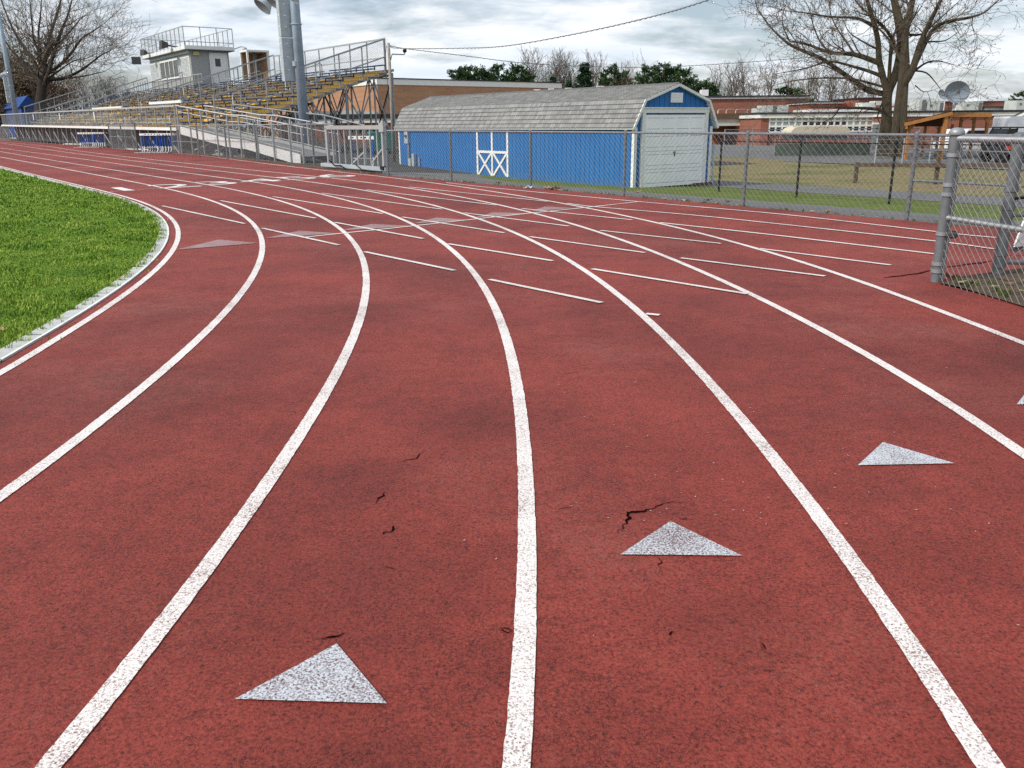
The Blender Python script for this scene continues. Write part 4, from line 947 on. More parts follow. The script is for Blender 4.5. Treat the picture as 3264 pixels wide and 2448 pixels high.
# side door facing the camera-right end
t0_, t1_ = onS(671, 200, sR)[0]-PT, onS(722, 200, sR)[0]-PT
zd1 = onS(671, 172, sR)[1]
b = MB(); b.box(-0.0+.003, .07, t0_, t1_, zb+.1, zd1) if False else b.box(.003, .06, t0_, t1_, zb+.1, zd1); dr = b.build('door', M['white'], px)
b = MB(); b.box(.061, .075, t0_+.42*(t1_-t0_)-.2, t0_+.42*(t1_-t0_)+.28, zd1-1.05, zd1-.38); b.build('pane', M['glass'], dr)
b = MB(); b.box(.02, .10, t0_-.09, t0_-.005, zb+.1, zd1+.09); b.box(.02, .10, t1_+.005, t1_+.09, zb+.1, zd1+.09); b.box(.02, .1, t0_-.09, t1_+.09, zd1+.004, zd1+.1); b.build('door_frame', M['white'], px)
b = MB(); b.box(.02, .22, .25, .75, zt-.48, zt-.17); b.build('wall_lamp', M['yellowbox'], px)
def flood(name, x, y, z, sc, yaw):
    o = MB(); c, s_ = math.cos(yaw), math.sin(yaw)
    def R_(q): return (x+(q[0]*c-q[1]*s_)*sc, y+(q[0]*s_+q[1]*c)*sc, z+q[2]*sc)
    f0 = [R_(q) for q in ((-.3, -.35, -.25), (.3, -.35, -.25), (.3, -.28, .25), (-.3, -.28, .25))]; f1 = [R_(q) for q in ((-.16, .1, -.12), (.16, .1, -.12), (.16, .1, .14), (-.16, .1, .14))]
    o.add(f0+f1, [(0,1,2,3),(7,6,5,4),(0,4,5,1),(1,5,6,2),(2,6,7,3),(3,7,4,0)]); o.tube(R_((0, .1, 0)), R_((0, .9, -.1)), .05*sc)
    return o.build(name, M['darksteel'], px, 6)
flood('floodlight', fx(565, 150), -1.0, zt+.55, 1.5, .0); flood('floodlight', fx(492, 160), -.9, zt+.4, 1.1, .3); flood('floodlight', fx(440, 172)-.3, -.2, zt+.05, 1.5, 1.35)
b = MB(); b.path([(.3, Dp+.3, zt+.1), (.9, Dp+.9, zt+.35), (1.1, Dp+1.1, zt+.3)], .05); b.lathe((1.1, Dp+1.15, zt+.05), [(.02, .28), (.18, .2), (.22, .05), (.2, -.1), (.1, -.2), (.001, -.22)], 12); b.build('dome_camera', M['boxgrey'], px, 6)

# open-fronted viewing booth
BTt = 33.6; sc_ = onT(790, 190, BTt)[0]; sl_ = onT(769, 190, BTt)[0]; tb_ = onS(856, 190, sc_)[0]; zt_ = onT(790, 163.5, BTt)[1]
vb = tthing('viewing_booth', 'tan plywood viewing booth framed in white at the top of the stand', 'booth', sc_, BTt, 0)
lx = -(sl_-sc_); dy = tb_-BTt; z0_ = 3.9
b = MB()
for x, y in ((0, 0), (lx, 0), (0, dy), (lx, dy)): b.box(x-.07, x+.07, y-.07, y+.07, z0_, zt_)
b.box(lx-.08, .08, -.08, dy+.08, zt_, zt_+.14); b.box(lx, 0, -.05, .05, z0_+.9, z0_+1.0); b.build('frame', M['oldwhite'], vb)
b = MB(); b.box(lx+.02, lx+.07, .05, dy-.05, z0_, zt_-.01); b.box(lx+.08, -.1, dy-.12, dy-.07, z0_, zt_-.01); b.box(lx+.08, -.1, .1, dy-.15, z0_, z0_+.06); b.build('panel', M['tanply'], vb)
b = MB(); b.box(-.9, -.8, dy*.45, dy*.6, z0_+.06, zt_-.02); b.build('divider', M['darkclad'], vb)

# ------------------------------------------------------------------ hurdles
def make_hurdle():
    h = thing('hurdle', 'blue and white hurdle', 'hurdle')
    for sx in (-.5, .5):
        b = MB(); b.path([(sx, -.68, .03), (sx, -.18, .03), (sx, -.06, .07), (sx, 0, .18), (sx, 0, .36)], .022); b.build('leg', M['white'], h, 8)
        b = MB(); b.box(sx-.028, sx+.028, -.02, .02, .34, .98); b.build('upright', M['hblue'], h)
    b = MB(); b.tube((-.5, 0, .30), (.5, 0, .30), .018); b.tube((-.5, -.66, .03), (.5, -.66, .03), .018); b.build('crossbar', M['white'], h, 8)
    b = MB(); b.box(-.6, .6, -.042, -.022, .92, 1.03); bd = b.build('board', M['white'], h)
    b = MB()
    for k in range(5): b.box(-.42+k*.2, -.34+k*.2, -.0445, -.0425, .955, 1.0)
    b.build('stripe', M['black'], bd)
    return h
hp = make_hurdle(); first = True
clus = [('nearest hurdle rack under the walkway', G(505, 488), 9, 0), ('middle hurdle rack under the walkway', G(296, 471), 9, 1), ('farthest hurdle rack at the left edge', G(92, 447.5), 8, 2)]
for nm, c, n_, q in clus:
    st_ = ST(c); 
    for k in range(n_):
        off = (k-(n_-1)/2)*.15
        s_ = st_[0] + off*.55*-1 + .25*(1 if k > 6 else 0); t_ = max(19.7, st_[1]) + .15 + off*.75
        loc = W(s_, t_ + (.4 if q == 2 else 0), .005); ang = ROT + math.radians(38 + rng.uniform(-4, 4))
        pos = ['outermost hurdle on the track side', 'second hurdle from the track', 'third hurdle from the track', 'fourth hurdle from the track', 'fifth hurdle from the track', 'fourth hurdle from the stand', 'third hurdle from the stand', 'second hurdle from the stand', 'innermost hurdle on the stand side']
        pp = pos[k] if n_ == 9 else [p for i_, p in enumerate(pos) if i_ != 4][k]
        lab = pp + ' in the ' + nm
        if first: hp.location = loc; hp.rotation_euler = (0, 0, ang); hp['label'] = lab; hp['group'] = 'hurdles racked below the bleacher walkway'; first = False
        else: dup(hp, loc, ang, lab, 'hurdles racked below the bleacher walkway')
sg_ = W(3.3, 20.6); dup(hp, sg_, ROT + .3, 'hurdle with a white board standing behind the aluminium gate', 'hurdles racked below the bleacher walkway')
for k, (c, a) in enumerate(((G(440, 478), .2), (G(235, 461), .25), (G(45, 441), .2))):
    o = thing('plank_base', ['white bar lying on the ground before the nearest hurdle rack', 'white bar lying on the ground before the middle hurdle rack', 'white bar lying on the ground before the farthest hurdle rack'][k], 'bar', (c[0], c[1], .012), ROT + a)
    b = MB(); b.box(-1.5, 1.5, -.05, .05, 0, .07); b.build('bar', M['white'], o); b = MB(); b.box(-1.55, -1.4, -.2, .2, .0, .05); b.build('foot', M['white'], o)

# ------------------------------------------------------------------ poles and cables
def light_pole(label, s, t, r, h, bx, z0, z1, z2, zh):
    p = tthing('light_pole', label, 'light pole', s, t, 0, 'floodlight poles by the bleachers')
    b = MB(); b.cyl((0, 0), r, -.3, h, 24, r*.72); b.build('shaft', M['poleblue'], p, smooth=True)
    for a, c in ((z0, z1-.02), (z1+.02, z2)):
        b = MB(); b.box(-r*1.0-bx, -r*.95, -.62, -.05, a, c); o = b.build('ballast_box', M['boxgrey'], p)
        q = MB()
        for z in (a+.25*(c-a), a+.55*(c-a), a+.85*(c-a)): q.box(-r-.02-bx*.3, -r-.0-bx*.3+.06, -.635, -.621, z, z+.06); q.box(-r*.95, -r*.95+.012, -.45, -.35, z, z+.05)
        q.box(-r-bx-.004, -r-bx-.001, -.5, -.15, a+.1, a+.42)
        q.build('hinge', M['white'], o)
    b = MB(); b.tube((-r-.15, -.3, z2), (-r-.1, -.2, zh), .02); b.tube((-r-.05, -.3, z2), (-r*.6, -.2, zh+.2), .02); b.cyl((-r-.2, -.3), .04, z0-.35, z0, 8); b.build('conduit', M['galv'], p, 6)
    b = MB(); b.beam((-2.2, -.2, zh+.12), (1.4, -.2, zh+.30), .12, .12); b.build('cross_arm', M['galv'], p)
    b = MB(); b.cyl((0, 0), r*1.05, z2-1.0, z2-.96, 24); b.lathe((0, -r*.93, z0+.6), [(.001, 0), (.1, 0), (.1, .2), (.001, .2)], 12); b.build('band', M['boxgrey'], p)
    for x, s_ in ((-2.0, 1.0), (-.95, .8), (1.1, .8)):
        b = MB(); pr = [(.05, .30), (.16, .22), (.22, .02), (.30, -.18), (.42, -.42)]
        n_ = 14; V = []; 
        ca, sa_ = math.cos(.75), math.sin(.75)
        for rr_, zz_ in pr:
            for k in range(n_):
                a = 2*PI*k/n_; X, Y, Z = rr_*math.cos(a)*s_, rr_*math.sin(a)*s_, zz_*s_
                V.append((x + X, -.35 + Y*ca + Z*sa_*1.0, zh-.15 + Z*ca - Y*sa_))
        b.add(V, [(i*n_+k, i*n_+(k+1) % n_, (i+1)*n_+(k+1) % n_, (i+1)*n_+k) for i in range(len(pr)-1) for k in range(n_)])
        o = b.build('floodlight', M['boxgrey'], p, smooth=True)
        b = MB(); b.add([V[(len(pr)-2)*n_+k] for k in range(n_)], [tuple(range(n_))]); b.build('lens', M['lens'], o)
    return p
light_pole('tall blue-grey floodlight pole rising in front of the near end of the bleachers', 13.05, 22.85, .225, 13, .27, 3.20, 4.95, 6.45, 6.75)
lp_s, lp_z = onT(50, 360, 22.9)
light_pole('tall blue-grey floodlight pole at the far left end of the bleachers', lp_s, 22.9, .30, 20, .45, 4.2, 5.6, 7.1, 7.6)
ub = GD(1256, 500, 36.3); ubz = gz(*ST(ub)); ut = GD(1240, 137, 36.3)
up_ = thing('utility_pole', 'slim weathered wooden pole with a small camera standing left of the blue shed', 'utility pole', (ub[0], ub[1], ubz))
b = MB(); b.cyl((0, 0), .075, -.2, ut[2]-ubz, 12, .055); b.build('shaft', M['wood'], up_, smooth=True)
ca_ = GD(1290, 162, 36.3)-np.array([ub[0], ub[1], ubz])
b = MB(); b.path([(.05, 0, ca_[2]-.35), (.12, 0, ca_[2]-.12), (ca_[0]-.02, 0, ca_[2]-.14), (ca_[0], 0, ca_[2])], .022); b.build('camera_arm', M['galv'], up_, 8)
b = MB(); b.lathe((ca_[0], 0, ca_[2]), [(.001, .08), (.07, .06), (.085, 0), (.06, -.06), (.001, -.08)], 12); b.build('camera', M['black'], up_, smooth=True)
b = MB(); b.path([(-.08, -.03, ca_[2]+.2), (-.16, -.05, ca_[2]-.3), (-.12, -.05, ca_[2]-1.0), (-.09, -.05, ca_[2]-1.9)], .010); b.build('cable_drop', M['cable'], up_, 6)
def cable(name, label, pts, r):
    P = smooth(np.array([GD(*p) for p in pts]), 6); segs = [(a, b_, r, r) for a, b_ in zip(P[:-1], P[1:])]
    # a second strand twisted round the first
    T = np.linspace(0, 1, len(P)); V, Fs = seg_arrays(segs, 6)
    n_ = 700; Q = np.stack([np.interp(np.linspace(0, 1, n_), T, P[:, k]) for k in range(3)], 1); ph = np.linspace(0, 2*PI*90, n_)
    Q2 = Q + np.stack([np.cos(ph)*r*1.2, np.zeros(n_), np.sin(ph)*r*1.2], 1); V2, F2 = seg_arrays([(a, b_, r*.8, r*.8) for a, b_ in zip(Q2[:-1], Q2[1:])], 4)
    F2 = [[len(V)+k for k in f] for f in F2]
    return tag(raw(name, np.concatenate([V, V2]), Fs+F2, M['cable']), label, 'cable')
cable('overhead_cable', 'twisted overhead cable running from the slim pole up out of the top of the photo', [(1240,143,36.3), (1269,154,34), (1475,153.5,29), (1623,145,26), (1844,106,22.5), (2066,56,19.5), (2258,0,18), (2700,-150,15.5)], .010)
cable('overhead_cable', 'thin sagging cable running from the slim pole across to the large bare tree', [(1240,145,36.3), (1300,156,36.4), (1467,176,36.8), (1684,202,38), (1955,214,40), (2172,211,43), (2450,193,46), (2620,178,47.5), (2800,150,48.6)], .011)
# ------------------------------------------------------------------ school buildings (placed from image pixels at chosen distances)
ZG = -1.75
class FB:                                 # builds boxes of one building from image pixel rectangles
    def __init__(s, name, label, cat, px0, d, group=None):
        p = GD(px0, 400, d); s.o = np.array([p[0], d, ZG]); s.d = d
        s.root = thing(name, label, cat, s.o, 0, group)
    def rect(s, x0, x1, y0, y1, dd):
        d = s.d+dd; a = GD(x0, y0, d)-s.o; c = GD(x1, y0 if y1 is None else y1, d)-s.o
        return a[0], c[0], a[2], (0.0 if y1 is None else c[2])
    def part(s, name, mat, rects, parent=None):
        b = MB()
        for (x0, x1, y0, y1, dd, dep) in rects:
            X0, X1, Z1, Z0 = s.rect(x0, x1, y0, y1, dd); b.box(X0, X1, dd, dd+dep, min(Z0, Z1), max(Z0, Z1))
        return b.build(name, M[mat], parent or s.root)
# gym: corner towards us, aligned with the track
gs, gt = 67.6, 55.9
gy = tthing('gym_building', 'tall tan brick gym hall with a white fascia behind the bleachers and shed', 'building', gs, gt, ZG)
ztop = 6.5-ZG
b = MB(); b.box(-.0, -38, 0, 27.2, 0, ztop-.75); b.build('wall', M['tan'], gy)
b = MB(); b.box(.12, -38.1, -.12, 27.35, ztop-.747, ztop-.12); b.build('fascia', M['fascia'], gy)
b = MB(); b.box(.2, -38.2, -.2, 27.45, ztop-.117, ztop); b.build('roof_edge', M['roofdark'], gy)
b = MB(); b.box(-19.5, -24, -.06, -.003, 3.4, 6.2); b.build('dark_panel', M['darkclad'], gy)
ax_ = FB('gym_annex', 'flat annex behind the shed ridge with only its white roof vents showing', 'building', 1690, 70)
ax_.part('wall', 'tan', [(1690, 1990, 309, None, 0, 8)])
for x0, x1, y0 in ((1702, 1722, 285), (1748, 1766, 282), (1802, 1822, 280), (1902, 1926, 274)):
    ax_.part('roof_vent', 'fascia', [(x0, x1, y0, 292 if x0 < 1900 else 286, 1, .5), (x0+4, x1-4, 291 if x0 < 1900 else 285.5, 309, 1.1, .3)])
lw = FB('school_wing', 'low brick school wing with a white fascia seen through the bleacher supports', 'building', 900, 74)
lw.part('wall', 'brick', [(900, 1247, 391, None, 0, 12)])
lw.part('fascia', 'fascia', [(895, 1249, 377, 390.7, -.15, 12.4)]); lw.part('roof_edge', 'roofdark', [(893, 1251, 366, 376.8, -.25, 12.6)])
lw.part('rooftop_unit', 'hvac', [(1060, 1140, 352, 365.8, 2, 2), (1150, 1196, 356, 365.8, 3, 2), (985, 1040, 355, 365.8, 3, 2)])
lw.part('door', 'hvac', [(1212, 1238, 398, None, -.05, .04)]); lw.part('window', 'glass', [(1120+k*22, 1136+k*22, 402, 424, -.05, .045) for k in range(4)])
r1 = FB('school_block', 'square red brick school block just right of the shed roof', 'building', 2200, 112)
r1.part('wall', 'brick', [(2200, 2577, 313.3, None, 0, 16)]); r1.part('fascia', 'fascia', [(2197, 2581, 308, 313, -.2, 16.4)]); r1.part('roof_edge', 'roofdark', [(2196, 2582, 305.8, 307.8, -.3, 16.6)])
r1.part('roof_vent', 'fascia', [(2238, 2258, 286, 305.5, 3, 1.4), (2350, 2356, 298, 305.5, 5, .5), (2120, 2124, 290, 300, 3, .4)][:2])
ca = FB('school_entrance', 'brown fascia school entrance canopy with a white corrugated band beside the shed', 'building', 2262, 98)
ca.part('roof_band', 'brownwood', [(2262, 2423, 362, 378, 0, 10)]); ca.part('corrugated_band', 'hvac', [(2270, 2420, 379, 386, .2, 9), (2270, 2418, 387, 393, .25, 9), (2270, 2419, 394, 400, .2, 9)])
ca.part('wall', 'brick', [(2250, 2440, 401, None, 6, 4)]); ca.part('column', 'oldwhite', [(2386, 2394, 400.5, None, .5, .4)])
b = MB(); o_ = ca.o
for (x0, x1) in ((2289, 2312), (2315, 2342), (2345, 2378), (2382, 2407)):
    A = GD(x0, 349, 99)-o_; B = GD(x1, 361.5, 99)-o_
    b.path([(A[0], 1, B[2]), (A[0], 1, A[2]-.1), (A[0]+.15, 1, A[2]), (B[0]-.15, 1, A[2]), (B[0], 1, A[2]-.1), (B[0], 1, B[2])], .05)
b.build('roof_railing', M['cream'], ca.root, 6)
r2 = FB('classroom_wing', 'long low school wing with a ribbon of window panes left of the bare tree', 'building', 2425, 90)
r2.part('wall', 'brick', [(2427, 2452, 373.3, None, 0, 10), (2452, 2812, 421, None, .25, 9.5)])
r2.part('fascia', 'fascia', [(2424, 2812, 361, 373, -.2, 10.5)]); r2.part('roof_edge', 'roofdark', [(2423, 2814, 358.5, 360.8, -.3, 10.7)])
wn = r2.part('window', 'fascia', [(2452, 2811, 373.2, 374.4, .02, .1), (2452, 2811, 384.5, 386, .02, .1), (2452, 2811, 400.5, 402.5, .02, .1), (2452, 2811, 419, 420.8, .02, .1)] + [(2452+k*20.6, 2453.6+k*20.6, 374.5, 419, .03, .1) for k in range(18)])
r2.part('pane', 'paleglass', [(2454+k*20.6, 2471.5+k*20.6, 374.6, 384.3, .06, .03) for k in range(17)] + [(2454+k*20.6, 2471.5+k*20.6, 386.2, 400.2, .06, .03) for k in (0, 1, 2, 3, 4, 12, 13, 14, 15, 16)], wn)
r2.part('dark_pane', 'glass', [(2454+k*20.6, 2471.5+k*20.6, 386.2, 400.2, .06, .03) for k in range(5, 12)] + [(2454+k*20.6, 2471.5+k*20.6, 402.7, 418.8, .06, .03) for k in range(17)], wn)
r2.part('rooftop_unit', 'hvac', [(2412, 2434, 345, 358.2, 3, 2), (2430, 2512, 336, 358.2, 4, 2)]); r2.part('unit_grille', 'darkclad', [(2465, 2474, 337, 356, 3.95, .04)])
r3 = FB('upper_school_block', 'brick upper school block with white roof bands behind the bare tree', 'building', 2582, 104)
r3.part('wall', 'brick', [(2582, 2745, 330, None, 0, 10), (2737, 2812, 314, None, -2, 8)]); r3.part('fascia', 'fascia', [(2578, 2690, 325, 329.6, -.2, 10), (2586, 2812, 349, 357.5, -10, 6)]); r3.part('roof_edge', 'roofdark', [(2576, 2692, 322.5, 324.7, -.3, 10), (2735, 2814, 311, 313.6, -2.2, 8.3)])
r3.part('rooftop_unit', 'hvac', [(2750, 2790, 327, 343, -6, 2), (2790, 2812, 322, 335, -6, 1.6)])
r4 = FB('east_school_wing', 'long brick school wing carrying satellite dishes and pale rooftop units at the right', 'building', 2842, 86)
r4.part('wall', 'brick', [(2842, 3330, 367.3, None, 0, 12)]); r4.part('fascia', 'fascia', [(2840, 3332, 356, 367, -.2, 12.5)]); r4.part('roof_edge', 'roofdark', [(2838, 3334, 353.6, 355.8, -.3, 12.7)])
r4.part('upper_band', 'fascia', [(2842, 2960, 343, 353.4, 4, 4), (3138, 3330, 342, 353.2, 4, 6)])
r4.part('upper_wall', 'brick', [(3014, 3075, 324.5, 353.3, 9, 4), (3132, 3245, 324.5, 341.8, 9, 4), (2880, 2925, 335, 352, 9, 4)]); r4.part('upper_roof_edge', 'roofdark', [(3012, 3077, 322.5, 324.3, 8.8, 4), (3130, 3247, 321.8, 324.3, 8.8, 4), (3100, 3245, 339.3, 341.6, 3.8, 5)])
for (x0, x1, y0) in ((2957, 3006, 325), (3074, 3130, 324), (3243, 3290, 320), (2932, 2950, 316)):
    o = r4.part('rooftop_unit', 'hvac', [(x0, x1, y0, 353.3, 1, 2.2)]); 
    r4.part('grille', 'darkclad', [(x1-8, x1-1, y0+2, 350, .95, .04), (x0+8, x0+14, y0+8, y0+14, .96, .03)], o)
def dish(label, pxc, pyc, d, R, az, el, mastz):
    c = GD(pxc, pyc, d); t = thing('satellite_dish', label, 'satellite dish', (c[0], c[1], mastz), az)
    h = c[2]-mastz
    b = MB(); b.cyl((0, .45*R), .07*R, 0, h-.2*R, 8); b.tube((0, .45*R, h-.25*R), (0, .15*R, h), .08*R); b.build('mast', M['fascia'], t)
    n_ = 28; V = []; ce, se = math.cos(el), math.sin(el)
    def tr_(x, y, z): return (x, y*ce-z*se - .3*R*0, h + y*se + z*ce)
    rings = [.0001, .25, .5, .75, 1.0]
    for r in rings:
        for k in range(n_): a = 2*PI*k/n_; V.append(tr_(r*R*math.cos(a), .32*R*r*r*-1+.1*R, r*R*math.sin(a)))
    m_ = MB(); m_.add(V, [(i*n_+k, i*n_+(k+1) % n_, (i+1)*n_+(k+1) % n_, (i+1)*n_+k) for i in range(4) for k in range(n_)]); dd = m_.build('reflector', M['dish'], t, smooth=True)
    b = MB()
    for k in range(0, n_, 2):
        P_ = [V[i*n_+k] for i in range(5)]
        for p_, q_ in zip(P_[:-1], P_[1:]): b.tube(tuple(np.array(p_)+np.array([0, .02*R, 0])), tuple(np.array(q_)+np.array([0, .02*R, 0])), .012*R)
    b.path([V[4*n_+k] for k in list(range(n_))+[0]], .014*R); b.build('rib', M['galv'], dd, 4)
    b = MB(); b.tube(tr_(0, .15*R, 0), tr_(0, -.75*R, 0), .02*R); b.lathe(tr_(0, -.75*R, -.05), [(.001, -.05*R), (.07*R, -.05*R), (.07*R, .09*R), (.001, .09*R)], 10); b.lathe(tr_(0, .12*R, 0), [(.001, -.14*R), (.15*R, -.1*R), (.15*R, .1*R), (.001, .14*R)], 10); b.build('feed_horn', M['darkclad'], t, 6)
    return t
zr = GD(3050, 354, 88)[2]
dish('large round mesh satellite dish on a white mast on the school roof', 3053, 290, 88, 1.12, -.62, .42, zr)
dish('small tilted satellite dish left of the large dish on the roof', 3008, 300, 89, .55, -1.35, .5, zr)

# barn-red shed at the right edge
rs = thing('red_shed', 'barn-red shed gable with white trim at the right edge behind the vehicles', 'shed', GD(3195, 395, 62)*np.array([1, 1, 0])+np.array([0, 0, ZG]), -.53)
ez = GD(3195, 393, 62)[2]-ZG; az_ = ez+1.75
b = MB(); b.prism([(.25, 0), (6.3, 0), (6.3, ez-.05), (3.27, az_-.12), (.25, ez-.02)], 'y', .1, 6); b.build('wall', M['barnred'], rs)
b = MB(); b.beam((0, 0, ez), (3.27, 0, az_), .10, .22); b.beam((6.55, 0, ez), (3.27, 0, az_), .10, .22); b.build('white_trim', M['fascia'], rs)
b = MB(); b.beam((-.05, 3, ez+.14), (3.27, 3, az_+.14), 6.2, .06); b.beam((6.6, 3, ez+.14), (3.27, 3, az_+.14), 6.2, .06); b.build('roof', M['roofdark'], rs)
# blue hut at the far left
bh = tthing('blue_hut', 'royal blue hut with a pitched roof behind the far end of the bleachers', 'hut', onT(62, 350, 26)[0], 26, 0)
zt_ = onT(60, 328, 30)[1]; b = MB(); b.box(-26, 1.5, 0, 2.0, 0, zt_*.84); b.build('wall', M['bluewall'], bh)
b = MB(); b.prism([(-.35, zt_*.76), (1.0, zt_*1.05), (2.35, zt_*.76)], 'x', -26.4, 1.9); b.build('roof', M['bluewall'], bh)

# ------------------------------------------------------------------ timber pavilion, rail fence, vehicles, bins
pd = 44.0
pv = thing('pavilion', 'open orange timber pavilion with a low pitched roof right of the bare tree', 'pavilion', np.array([GD(2895, 400, pd)[0], pd, -.58]), 0)
po = np.array([GD(2895, 400, pd)[0], pd, -.58])
def PV(x, y, d): return tuple(GD(x, y, d)-po)
for (x, y0, d, w) in ((2900, 394, pd, .20), (3015, 372, pd-.6, .24), (2951, 397, pd+3.4, .16), (2995, 397, pd+3.6, .16), (3036, 399, pd+3.8, .16), (3065, 375, pd+3.2, .18), (3107, 376, pd+3.8, .18), (3150, 376, pd+3.0, .20)):
    w *= .68; q = PV(x, y0, d); b = MB(); b.box(q[0]-w/2, q[0]+w/2, q[1]-w/2, q[1]+w/2, -.3, q[2]+.05); b.build('post', M['cedar'], pv)
eL = PV(2884, 391, pd-.7); rd = PV(3035, 356, pd-.7); eR = PV(3166, 357, pd-.3)
b = MB(); b.prism([(eL[0], eL[2]), (rd[0], rd[2]), (rd[0]+.02, rd[2]-.16), (eL[0]+.02, eL[2]-.16)], 'y', eL[1]-.05, eL[1]+.03); b.build('barge_board', M['cedar'], pv)
b = MB(); b.quad((eL[0], eL[1], eL[2]+.03), (rd[0], rd[1], rd[2]+.03), (rd[0]+2.5, rd[1]+4.8, rd[2]+.03), (eL[0]+2.2, eL[1]+4.8, eL[2]+.03)); b.quad((rd[0], rd[1], rd[2]+.03), (eR[0], eR[1], eR[2]+.06), (eR[0]+2.6, eR[1]+4.6, eR[2]+.06), (rd[0]+2.5, rd[1]+4.8, rd[2]+.03)); b.build('roof', M['cedar_shaded'], pv)
bm0 = PV(3020, 366, pd-.55); bm1 = PV(3160, 366, pd-.3)
b = MB(); b.beam(bm0, bm1, .10, .20); b.beam((bm0[0]+2.0, bm0[1]+4, bm0[2]), (bm1[0]+2.1, bm1[1]+4, bm1[2]), .1, .2); b.beam((eL[0]+.25, eL[1]+.3, eL[2]-.2), (eL[0]+2.1, eL[1]+4.2, eL[2]-.2), .1, .2); b.build('beam', M['cedar'], pv)
b = MB()
for (x0, y0, x1, y1, d) in ((3015, 392, 3032, 374, pd-.58), (2902, 410, 2914, 398, pd), (3150, 392, 3140, 377, pd-.1), (3107, 388, 3098, 377, pd+3.7)): b.beam(PV(x0, y0, d), PV(x1, y1, d), .09, .10)
b.build('brace', M['cedar'], pv)
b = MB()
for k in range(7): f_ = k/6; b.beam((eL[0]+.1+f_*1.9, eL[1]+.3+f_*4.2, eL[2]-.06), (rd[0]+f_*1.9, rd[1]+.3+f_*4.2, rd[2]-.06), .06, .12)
b.build('rafter', M['cedar_shaded'], pv)
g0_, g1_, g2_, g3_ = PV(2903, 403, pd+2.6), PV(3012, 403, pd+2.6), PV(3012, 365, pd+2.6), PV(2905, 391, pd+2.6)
b = MB(); b.prism([(g0_[0], g0_[2]), (g1_[0], g1_[2]), (g2_[0], g2_[2]), (g3_[0], g3_[2])], 'y', g0_[1], g0_[1]+.05); b.build('gable_shade_board', M['cedar_shaded'], pv)  # board added for the dark underside, shade put into its colour
# brown timber rail fence
rf0 = thing('rail_fence', 'low brown timber rail fence on the grass in front of the pavilion', 'fence', G(2728, 588, -.55), 0)
ro = np.array(G(2728, 588, -.55)); d0 = ro[1]
for x, dd in ((2728, 0), (2985, -.8), (3240, -1.6)):
    q = GD(x, 560, d0+dd)-ro; b = MB(); b.box(q[0]-.05, q[0]+.05, dd-.05, dd+.05, -.1, .68 + (.35 if x == 2985 else 0)); b.build('post', M['brownwood'], rf0)
qa = GD(2728, 528, d0)-ro; qb = GD(3240, 533, d0-1.6)-ro; b = MB(); b.beam((qa[0], -.07, .60), (qb[0], -1.67, .62), .06, .12); b.build('rail', M['brownwood'], rf0)
# galvanised multi-bar railing
gr_ = thing('bar_railing', 'galvanised railing of six horizontal bars on the lot before the pavilion', 'railing', np.array([GD(2790, 500, 36)[0], 36, -.53]), 0)
go = np.array([GD(2790, 500, 36)[0], 36, -.53]); Lr = GD(3050, 500, 36)[0]-go[0]
b = MB()
for z in (.25, .42, .59, .76, .95, 1.15): b.tube((0, 0, z), (Lr, 0, z), .018)
b.build('bar', M['galv'], gr_, 6)
for k in range(4): b = MB(); b.tube((Lr*k/3, 0, 0), (Lr*k/3, 0, 1.2), .03); b.build('post', M['galv'], gr_, 8)
# grey equipment enclosure and tarp-covered trailer
ge = thing('utility_enclosure', 'grey steel enclosure standing between the window ribbon and the tree trunks', 'enclosure', np.array([GD(2803, 420, 60)[0], 60, -.62]), 0)
ez = GD(2803, 391, 60)[2]+.62; ew = GD(2852, 420, 60)[0]-GD(2803, 420, 60)[0]
b = MB(); b.box(0, ew, 0, 1.2, 0, ez-.12); b.build('body', M['darkclad'], ge); b = MB(); b.box(-.04, ew+.04, -.04, 1.24, ez-.117, ez); b.build('lid', M['hvac'], ge)
b = MB(); b.box(-ew*1.9, -.06, .3, .36, ez*.62, ez*.68); b.box(-ew*1.9, -.06, .3, .36, ez*.12, ez*.16)
for k in range(4): b.box(-ew*1.9+k*ew*.6, -ew*1.9+k*ew*.6+.06, .3, .36, 0, ez*.7)
b.build('side_rail', M['galv'], ge)
tr_o = np.array([GD(2522, 424, 56)[0], 56, -.6]); tw = GD(2709, 424, 56)[0]-tr_o[0]; tz = GD(2620, 402, 56)[2]+.6
tl = thing('covered_trailer', 'long trailer under a rounded cream cover parked beyond the fences', 'trailer', tr_o, 0)
b = MB(); pr = [(0, tz*.74), (.01*tw, tz*.84), (.05*tw, tz*.93), (.14*tw, tz), (.85*tw, tz*.99), (.96*tw, tz*.93), (tw, tz*.85), (tw, tz*.74)]; b.prism(pr, 'y', 0, 2.0); b.build('cover', M['cream'], tl)
b = MB(); b.box(.1, tw-.1, .1, 1.9, tz*.5, tz*.738); b.build('chassis', M['darksteel'], tl)
for x in (.3*tw, .7*tw):
    b = MB(); b.prism([(x+.33*math.cos(a), .33+.33*math.sin(a)) for a in np.linspace(0, 2*PI, 15)[:-1]], 'y', .05, .25); b.build('wheel', M['rubber'], tl)
